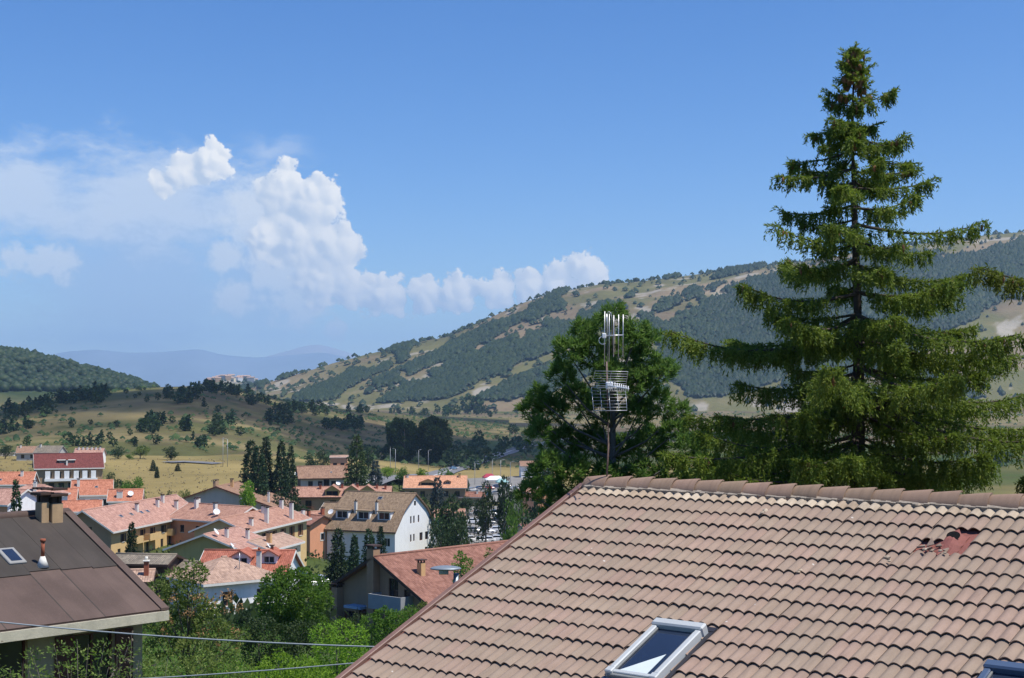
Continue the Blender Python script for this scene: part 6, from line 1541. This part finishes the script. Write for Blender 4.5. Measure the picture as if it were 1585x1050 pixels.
for (x, y, s) in ((700, 704, 11), (716, 700, 9), (740, 698, 14), (722, 716, 12), (700, 718, 12), (750, 712, 12), (800, 690, 12), (772, 703, 9), (812, 700, 12), (690, 706, 6), (735, 722, 9), (575, 712, 10), (590, 715, 9), (560, 716, 8), (1100, 690, 9), (1250, 700, 10), (1490, 700, 12), (1550, 716, 12), (1570, 690, 8), (1180, 705, 9), (1390, 690, 8)):
    D = 38*FPX/(y+6-600); b0 = on_ground(x, D, -.3); o = link('valley_tree', HP[rh.choice((0, 1, 0))], None, b0); o.scale = (s*.9, s*.9, s*.78); tag(o, 'rounded dark tree along the valley road', 'tree', 'trees along the valley road')
# forests: joined crowns
IC = bmesh.new(); bmesh.ops.create_icosphere(IC, subdivisions=1, radius=1); ICV = np.array([tuple(v.co) for v in IC.verts]); ICF = np.array([[v.index for v in f.verts] for f in IC.faces]); IC.free()
LO_V = np.array([(0, 0, 1), (1, 0, .1), (0, 1, .1), (-1, 0, .1), (0, -1, .1), (.7, .7, -.5), (-.7, .7, -.5), (-.7, -.7, -.5), (.7, -.7, -.5)], float)
LO_F = np.array([(0, 1, 2), (0, 2, 3), (0, 3, 4), (0, 4, 1), (1, 5, 2), (2, 6, 3), (3, 7, 4), (4, 8, 1)])
def forest(name, pts, size, m, seed, tall=1.1, lo=False):
    rs = np.random.RandomState(seed); n = len(pts); s = size*(.55+.95*rs.rand(n)**1.6); bv, bf = (LO_V, LO_F) if lo else (ICV, ICF)
    nv = len(bv)
    jit = rs.uniform(.72, 1.28, (n, nv, 1)); V = bv[None]*jit*s[:, None, None]*np.array([.62, .62, .5*tall])
    a = rs.rand(n)*6.28; ca, sa = np.cos(a)[:, None], np.sin(a)[:, None]
    V = np.stack([V[..., 0]*ca-V[..., 1]*sa, V[..., 0]*sa+V[..., 1]*ca, V[..., 2]], -1)+pts[:, None, :]+np.array([0, 0, 1])*(s*.38)[:, None, None]
    F = bf[None]+(np.arange(n)*nv)[:, None, None]
    return tag(link(name, np_mesh(name, V.reshape(-1, 3), F.reshape(-1, 3), m)), kind='stuff')
FOREST = leaf_mat('forest_crowns', (.016, .036, .013), (.028, .054, .017), (.044, .074, .024), .1, scale=.008)
PINEWD = leaf_mat('pine_wood_crowns', (.010, .026, .012), (.018, .040, .016), (.030, .054, .020), .1, scale=.006)
rs = np.random.RandomState(404)
def scatter(S, pxs, rows, n, maskf, seed, vmax=1.0):
    rs = np.random.RandomState(seed); u = rs.rand(n)*(S.shape[1]-1); v = rs.rand(n)*(rows-1)*vmax
    p = surf_at(S, u, v); a, b = PX(p[:, 0], p[:, 1], p[:, 2]); k = rs.rand(n) < maskf(a, b, p); return p[k]
mn = 130
def mm(a, b, p): return np.clip(sstep(.25, .6, forest_mask(a, b))*1.0+.012, 0, 1)*((a > 370) & (a < 1640))
mp_pts = scatter(MOUNT, mp, mn, 170000, mm, 7, 1.04)
right = PX(mp_pts[:, 0], mp_pts[:, 1], mp_pts[:, 2])[0] > 1085+rs.normal(size=len(mp_pts))*30
tag(forest('mountain_wood', mp_pts[~right], 8.0, FOREST, 1, 1.1, True), 'broken belts of broadleaf wood striping the mountain', 'wood')
tag(forest('mountain_pine_wood', mp_pts[right], 7.5, PINEWD, 2, 1.5, True), 'dense dark wood on the mountain flank', 'wood')
# crest line bushes
cr = surf_at(MOUNT, rs.uniform((600-330)/3, (1640-330)/3, 420), np.full(420, 129.0)+rs.uniform(-5, 1, 420)); k = vnoise(cr[:, 0]/90, cr[:, 0]*0, 3) > .42
tag(forest('crest_bushes', cr[k], 9, FOREST, 3), 'bushes along the mountain crest', 'bushes')
def wm(a, b, p): return sstep(.35, .55, fbm(p[:, 0]/70, p[:, 1]/50, 41)*.6+fbm(p[:, 0]/30, p[:, 1]/30, 43)*.4+.12)*(b < 606)
wpts = scatter(WOOD, wp, 50, 9000, wm, 11, 1.05); tag(forest('hill_wood', wpts, 9, FOREST, 4), 'woodland covering the rounded far hill', 'wood')
vpts = scatter(VILL, vlp, 20, 900, lambda a, b, p: (fbm(p[:, 0]/60, p[:, 1]/60, 45) > .52)*1.0, 13); tag(forest('village_wood', vpts, 9, FOREST, 5), 'trees below the far hilltop village', 'wood')
# ------------------------------------------------------------------ roads, cars, lamps, cables, undergrowth
def ground_hit(px, py, lo=30, hi=2400):
    for _ in range(40):
        m = (lo+hi)/2; q = P(px, py, m)
        if q.z > gz(q.x, q.y): lo = m
        else: hi = m
    return P(px, py, (lo+hi)/2)
M_ASPH = plain('asphalt', (.16, .16, .165), .9, .25, .3, .2, 4); M_GRAV = plain('pale_gravel', (.20, .19, .175), .95, .22, .25, .3, 3)
M_LINE = plain('road_paint', (.7, .7, .68), .8, .15, 1, 0)
def strip(name, pts, w, m, dz):
    """band draped over the ground"""
    c = []
    for a, b in zip(pts[:-1], pts[1:]):
        n = max(2, int((b-a).length/6)); c += [a.lerp(b, k/n) for k in range(n)]
    c.append(pts[-1]); b = MB(); L = []
    for i, p in enumerate(c):
        d = (c[min(i+1, len(c)-1)]-c[max(i-1, 0)]); d.z = 0; d.normalize(); s = Vector((-d.y, d.x, 0))*w/2
        L.append([(q.x, q.y, max(gz(q.x, q.y), gz(p.x, p.y))+dz) for q in (p-s, p, p+s)])
    for i in range(len(L)-1):
        for k in range(2): b.face([L[i][k], L[i][k+1], L[i+1][k+1], L[i+1][k]][::-1])
    return b.build(name, m)
road = [ground_hit(*q) for q in ((560, 752), (620, 747), (660, 740), (691, 731), (722, 721), (751, 712), (772, 705), (794, 698), (812, 692), (832, 688), (880, 680))]
tag(strip('valley_road', road, 11, M_ASPH, .35), kind='structure')
ln = strip('road_line', road, .5, M_LINE, .42); tag(ln, kind='structure')
tag(strip('field_road', [ground_hit(*q) for q in ((258, 717), (285, 716), (310, 717), (338, 719))], 7, M_ASPH, .35), kind='structure')
tag(strip('village_street', [on_ground(440, 235), on_ground(470, 232), on_ground(500, 228), on_ground(540, 236), on_ground(600, 250)], 9, M_ASPH, .2), kind='structure')
def patch(name, corners, m, dz, n=14):
    a, b_, c, d = [ground_hit(*q) for q in corners]; b = MB(); g = []
    for i in range(n+1):
        r = []
        for j in range(n+1):
            q = a.lerp(b_, j/n).lerp(d.lerp(c, j/n), i/n); r.append((q.x, q.y, gz(q.x, q.y)+dz))
        g.append(r)
    for i in range(n):
        for j in range(n): b.face([g[i][j], g[i][j+1], g[i+1][j+1], g[i+1][j]][::-1])
    return tag(b.build(name, m), kind='structure')
patch('car_park', ((722, 742), (812, 738), (812, 774), (722, 778)), M_GRAV, .3)
patch('lower_car_park', ((726, 786), (806, 782), (806, 850), (716, 852)), M_GRAV, .3)
# ---- cars: body, glasshouse, windows, wheels, lamps
def car_paint():
    t = NT('car_paint'); b = t.bsdf(.25, .5); oi = t.n('ShaderNodeObjectInfo'); t.l(oi.outputs['Color'], b.inputs['Base Color'])
    b.inputs['Coat Weight'].default_value = .6; t.bump(t.noise(3, 2, .5, t.pos()), b, .02, .02); return t.m
M_PAINT = car_paint(); M_TYRE = plain('tyre', (.02, .02, .02), .8, .1, 5, .1); M_RIM = plain('rim', (.4, .4, .42), .35, .1, 5, 0, metal=.6)
M_HEAD = plain('head_lamp', (.75, .75, .75), .15, .05, 5, 0, spec=.8); M_TAIL = plain('tail_lamp', (.35, .02, .02), .2, .05, 5, 0, spec=.8)
def loft(b, secs):
    n = len(secs[0])
    for s0, s1 in zip(secs[:-1], secs[1:]):
        for k in range(n): b.face([s0[k], s0[(k+1) % n], s1[(k+1) % n], s1[k]], smooth=False)
    b.face(secs[0][::-1]); b.face(secs[-1])
def car_proto():
    b = MB(); S = []
    for x, w, z0, z1 in ((-2.1, .70, .42, .72), (-2.0, .82, .30, .86), (-1.2, .86, .24, .92), (0, .87, .22, .92), (1.0, .86, .24, .90), (1.75, .80, .28, .78), (2.1, .64, .40, .62)):
        S.append([(x, -w, z0+.06), (x, -w*.92, z0), (x, w*.92, z0), (x, w, z0+.06), (x, w, z1-.12), (x, w*.88, z1), (x, -w*.88, z1), (x, -w, z1-.12)])
    loft(b, S); parts = {'body': b.mesh('car_body', M_PAINT)}
    c = MB(); S = []
    for x, w, z1 in ((-1.75, .72, .93), (-1.25, .66, 1.36), (-.2, .64, 1.46), (.45, .66, 1.38), (1.05, .74, .92)):
        S.append([(x, -.80 if z1 < 1 else -.78, .88), (x, .80 if z1 < 1 else .78, .88), (x, w, z1), (x, -w, z1)])
    loft(c, S); parts['cabin'] = c.mesh('car_cabin', M_PAINT)
    g = []
    for pts in (((.50, -.64, 1.34), (.50, .64, 1.34), (1.02, .70, .95), (1.02, -.70, .95)), ((-1.30, .64, 1.32), (-1.30, -.64, 1.32), (-1.74, -.70, .96), (-1.74, .70, .96)),
                ((-1.15, -.69, 1.31), (.35, -.69, 1.33), (.80, -.775, .95), (-1.45, -.775, .95)), ((.35, .69, 1.33), (-1.15, .69, 1.31), (-1.45, .775, .95), (.80, .775, .95))):
        q = MB(); P4 = [Vector(p) for p in pts]; nrm = (P4[1]-P4[0]).cross(P4[2]-P4[0]).normalized(); cen = sum(P4, Vector())/4
        if nrm.dot(cen-Vector((0, 0, 1))) < 0: nrm = -nrm
        q.face([p+nrm*.03 for p in P4]); g.append(q.mesh('car_window', M_GLASS))
    parts['window'] = g
    t = MB(); t.tube([(0, -.1, 0), (0, .1, 0)], .31, 14); r = MB(); r.tube([(0, -.105, 0), (0, .105, 0)], .19, 10)
    parts['tyre'] = t.mesh('car_tyre', M_TYRE); parts['rim'] = r.mesh('car_rim', M_RIM)
    h = MB(); h.box(-.03, .05, -.16, .16, -.07, .07, .02); parts['hl'] = h.mesh('car_head_lamp', M_HEAD); h = MB(); h.box(-.03, .05, -.13, .13, -.09, .09, .02); parts['tl'] = h.mesh('car_tail_lamp', M_TAIL)
    return parts
CP = car_proto()
CC = {'white': (.75, .75, .75), 'silver': (.42, .43, .45), 'dark blue': (.02, .035, .09), 'black': (.015, .015, .018), 'red': (.35, .03, .03), 'grey': (.16, .165, .17), 'light blue': (.16, .28, .42), 'beige': (.5, .45, .36)}
def car(p, rz, cname, label, group, small=False):
    o = tag(empty('parked_car', p, rz), label, 'car', group); c = CC[cname]
    for nm, me in (('body', CP['body']), ('cabin', CP['cabin'])):
        q = link(nm, me, o); q.color = (*c, 1)
    for me in CP['window']: link('window', me, o)
    for x in (-1.3, 1.3):
        for y in (-.78, .78):
            w = link('wheel', CP['tyre'], o, (x, y, .31)); link('rim', CP['rim'], w)
    for y in (-.55, .55): link('head_lamp', CP['hl'], o, (2.04, y, .6)); link('tail_lamp', CP['tl'], o, (-2.06, y, .68))
    return o
rc = random.Random(8)
lots = [(736, 800), (746, 802), (757, 800), (768, 799), (779, 798), (734, 813), (744, 815), (755, 814), (766, 812), (777, 811), (731, 827), (742, 829), (753, 828), (765, 826), (776, 825), (729, 841), (741, 843), (753, 842), (766, 840), (778, 838), (732, 762), (744, 760), (757, 759), (770, 757), (783, 756), (738, 770), (752, 769), (766, 768), (796, 760), (790, 806), (799, 820)]
names = list(CC)
for i, (x, y) in enumerate(lots):
    cn = rc.choice(('white', 'white', 'silver', 'silver', 'grey', 'dark blue', 'black', 'red', 'light blue', 'white')); up = y < 780
    car(ground_hit(x, y)+Vector((0, 0, .3)), rc.choice((.1, .1+math.pi, .2)) + rc.gauss(0, .06), cn, '%s car parked in the %s car park' % (cn, 'far' if up else 'near'), '%s cars in the %s car park' % (cn, 'far' if up else 'near'))
for px, D, rz, cn, lab in ((476, 229, .5, 'dark blue', 'dark blue car parked below the orange house'), (490, 222, .45, 'white', 'white car parked below the orange house'), (500, 231, .4, 'silver', 'silver car parked beside the hotel firs'), (464, 235, .5, 'white', 'white car half hidden by the orange house creeper')):
    car(on_ground(px, D, .2), rz, cn, lab, 'cars below the orange house')
for x, y, rz, cn in ((702, 728, .3, 'light blue'), (716, 723, .35, 'white'), (735, 717, .4, 'grey'), (760, 709, .4, 'white')):
    car(ground_hit(x, y)+Vector((0, 0, .4)), rz+.6, cn, cn+' car driving on the valley road', 'cars on the valley road')
# ---- market tents in the far car park
M_TENT = plain('white_canvas', (.8, .8, .8), .8, .04, 1, .05, 6)
for i, (x, y, w, c, lab) in enumerate(((766, 752, 7, M_TENT, 'white canvas tent in the far car park'), (757, 748, 4.5, plain('crimson_canvas', (.35, .04, .07), .8, .1, 1, .05), 'crimson canvas stall in the far car park'), (777, 756, 4, plain('teal_canvas', (.25, .42, .42), .8, .1, 1, .05), 'pale teal canvas stall in the far car park'))):
    o = tag(empty('market_tent', ground_hit(x, y)+Vector((0, 0, .25)), .2), lab, 'tent', 'market tents')
    for sx_ in (-1, 1):
        for sy_ in (-1, 1):
            b = MB(); b.tube([(sx_*w/2, sy_*1.8, 0), (sx_*w/2, sy_*1.8, 2.3)], .05, 6); b.build('pole', M_ALU, o)
    b = MB(); e = [(-w/2-.2, -2, 2.2), (w/2+.2, -2, 2.2), (w/2+.2, 2, 2.2), (-w/2-.2, 2, 2.2)]; r0, r1 = (-w/4, 0, 3.5), (w/4, 0, 3.5)
    b.face([e[0], e[1], r1, r0]); b.face([e[2], e[3], r0, r1]); b.face([e[1], e[2], r1]); b.face([e[3], e[0], r0])
    for k in range(4): a, d = e[k], e[(k+1) % 4]; b.face([a, (a[0], a[1], 1.9), (d[0], d[1], 1.9), d])
    b.build('canopy', c, o)
# ---- lamp posts of the valley
M_POST = plain('galvanised_post', (.42, .43, .44), .5, .1, 4, 0, metal=.3)
pm = MB(); pm.tube([(0, 0, -.3), (0, 0, 4.5), (0, 0, 9)], [.11, .085, .06], 7); pmm = pm.mesh('post', M_POST)
am = MB(); am.tube([(0, 0, 8.9), (.5, 0, 9.2), (1.3, 0, 9.3)], .045, 5); amm = am.mesh('arm', M_POST)
hm = MB(); hm.box(1.1, 1.8, -.14, .14, 9.22, 9.36, .04); hmm = hm.mesh('lamp_head', plain('lamp_housing', (.3, .31, .32), .4, .1, 3, 0))
for x, y, lab in ((735, 752, 'tall lamp post at the car park edge by the road'), (762, 746, 'tallest lamp post beside the white tent'), (775, 748, 'lamp post on the pine side of the white tent'), (790, 752, 'lamp post beside the pine shaded car park'), (648, 729, 'lamp post against the dark elms'), (663, 729, 'lamp post between dark elms and road'), (604, 731, 'lamp post behind the blue spruce'), (612, 733, 'lamp post behind the bright shrubs'), (345, 722, 'lamp post by the field road, farther from the firs'), (352, 723, 'lamp post by the field road, nearer the firs')):
    g = ground_hit(x, y); o = tag(empty('street_lamp', g, rc.uniform(0, 6)), lab, 'street lamp', 'street lamps of the valley'); link('post', pmm, o); link('arm', amm, o); link('lamp_head', hmm, o)
# ---- power lines
M_CABLE = plain('cable', srgb(150, 158, 163), .5, .1, 3, 0)
def cable(a, b_, sag, label, r=.014):
    pts = [a.lerp(b_, k/24)-Vector((0, 0, sag*4*(k/24)*(1-k/24))) for k in range(25)]; m = MB(); m.tube(pts, r, 6)
    tag(m.build('power_cable', M_CABLE), label, 'cable', 'power cables')
cable(P(-160, 945, 24), P(640, 1003, 22.5), .10, 'upper grey cable slanting across the shrubs', .0115)
cable(P(-40, 1062, 25), P(640, 1018, 24), .06, 'lower grey cable just above the bright bushes', .010)
# ---- undergrowth
rs = np.random.RandomState(70)
foot = []
for H in [v for v in list(globals().values()) if isinstance(v, House)]: foot.append((H.o.location.x, H.o.location.y, H.yaw, H.L, H.W))
def free(x, y, pad=1.0):
    ok = np.ones(len(x), bool)
    for fx, fy, yw, L, W in foot:
        dx, dy = x-fx, y-fy; u = dx*math.cos(yw)+dy*math.sin(yw); v = -dx*math.sin(yw)+dy*math.cos(yw)
        ok &= ~((u > -pad) & (u < L+pad) & (np.abs(v) < W/2+pad))
    return ok
def cover(name, label, pxr, Dr, n, per, L, w, h, m, seed, maskf=None):
    rs = np.random.RandomState(seed); px = rs.uniform(*pxr, n); D = np.exp(rs.uniform(math.log(Dr[0]), math.log(Dr[1]), n)); x = (px-W0/2)/FPX*D
    k = free(x, D)
    if maskf is not None: k &= maskf(px, D, x)
    x, D = x[k], D[k]; z = ground_z(x, D); sc_ = rs.uniform(.5, 1.4, len(x)); parts = []
    for q in range(per):
        d = unit(rs.normal(size=(len(x), 3))*np.array([1, 1, .6])+np.array([0, 0, .5])); p = np.stack([x, D, z], 1)+d*(h*sc_*rs.rand(len(x)))[:, None]
        parts.append(cards(p, d+rs.normal(size=d.shape)*.5, L*sc_, w*sc_, rs))
    V, F = cat_vf(parts); return tag(link(name, np_mesh(name, V, F, m)), label, 'undergrowth', kind='stuff')
cover('undergrowth', 'green undergrowth on the slope below the houses', (150, 720), (34, 112), 5200, 14, .16, .07, .9, LF_GREEN, 71)
cover('undergrowth', 'yellow green weeds on the slope below the power lines', (330, 640), (40, 90), 2600, 14, .14, .06, .8, LF_BRIGHT, 72)
cover('garden_greenery', 'hedges and garden greenery between the houses', (-20, 860), (112, 470), 2600, 16, .75, .4, 1.7, LF_MID, 73, lambda px, D, x: ~((px > 150) & (px < 420) & (D > 318)) & ~((px > 718) & (px < 815) & (D > 330)))
cover('field_tufts', 'dry tufts and weeds in the golden field', (-20, 480), (320, 540), 900, 7, .4, .2, .3, LF_DRY, 74)
# low scrub on the dry hill and the valley floor
hs_ = scatter(HILL, hp, 70, 5200, lambda a, b, p: sstep(.42, .6, fbm(p[:, 0]/40, p[:, 1]/30, 23))*.8+.05, 75, 1.0)
tag(forest('hill_scrub', hs_, 2.2, LF_MID, 6, .9, True), 'low dark scrub speckling the dry hill', 'scrub')
px = rs.uniform(430, 1640, 5000); D = np.exp(rs.uniform(math.log(650), math.log(2350), 5000)); x = (px-W0/2)/FPX*D; k = fbm(x/70, D/60, 78) > .5
vs_ = np.stack([x[k], D[k], ground_z(x[k], D[k])], 1); tag(forest('valley_scrub', vs_, 2.6, LF_MID, 7, .9, True), 'low scrub and hedges of the valley floor', 'scrub')
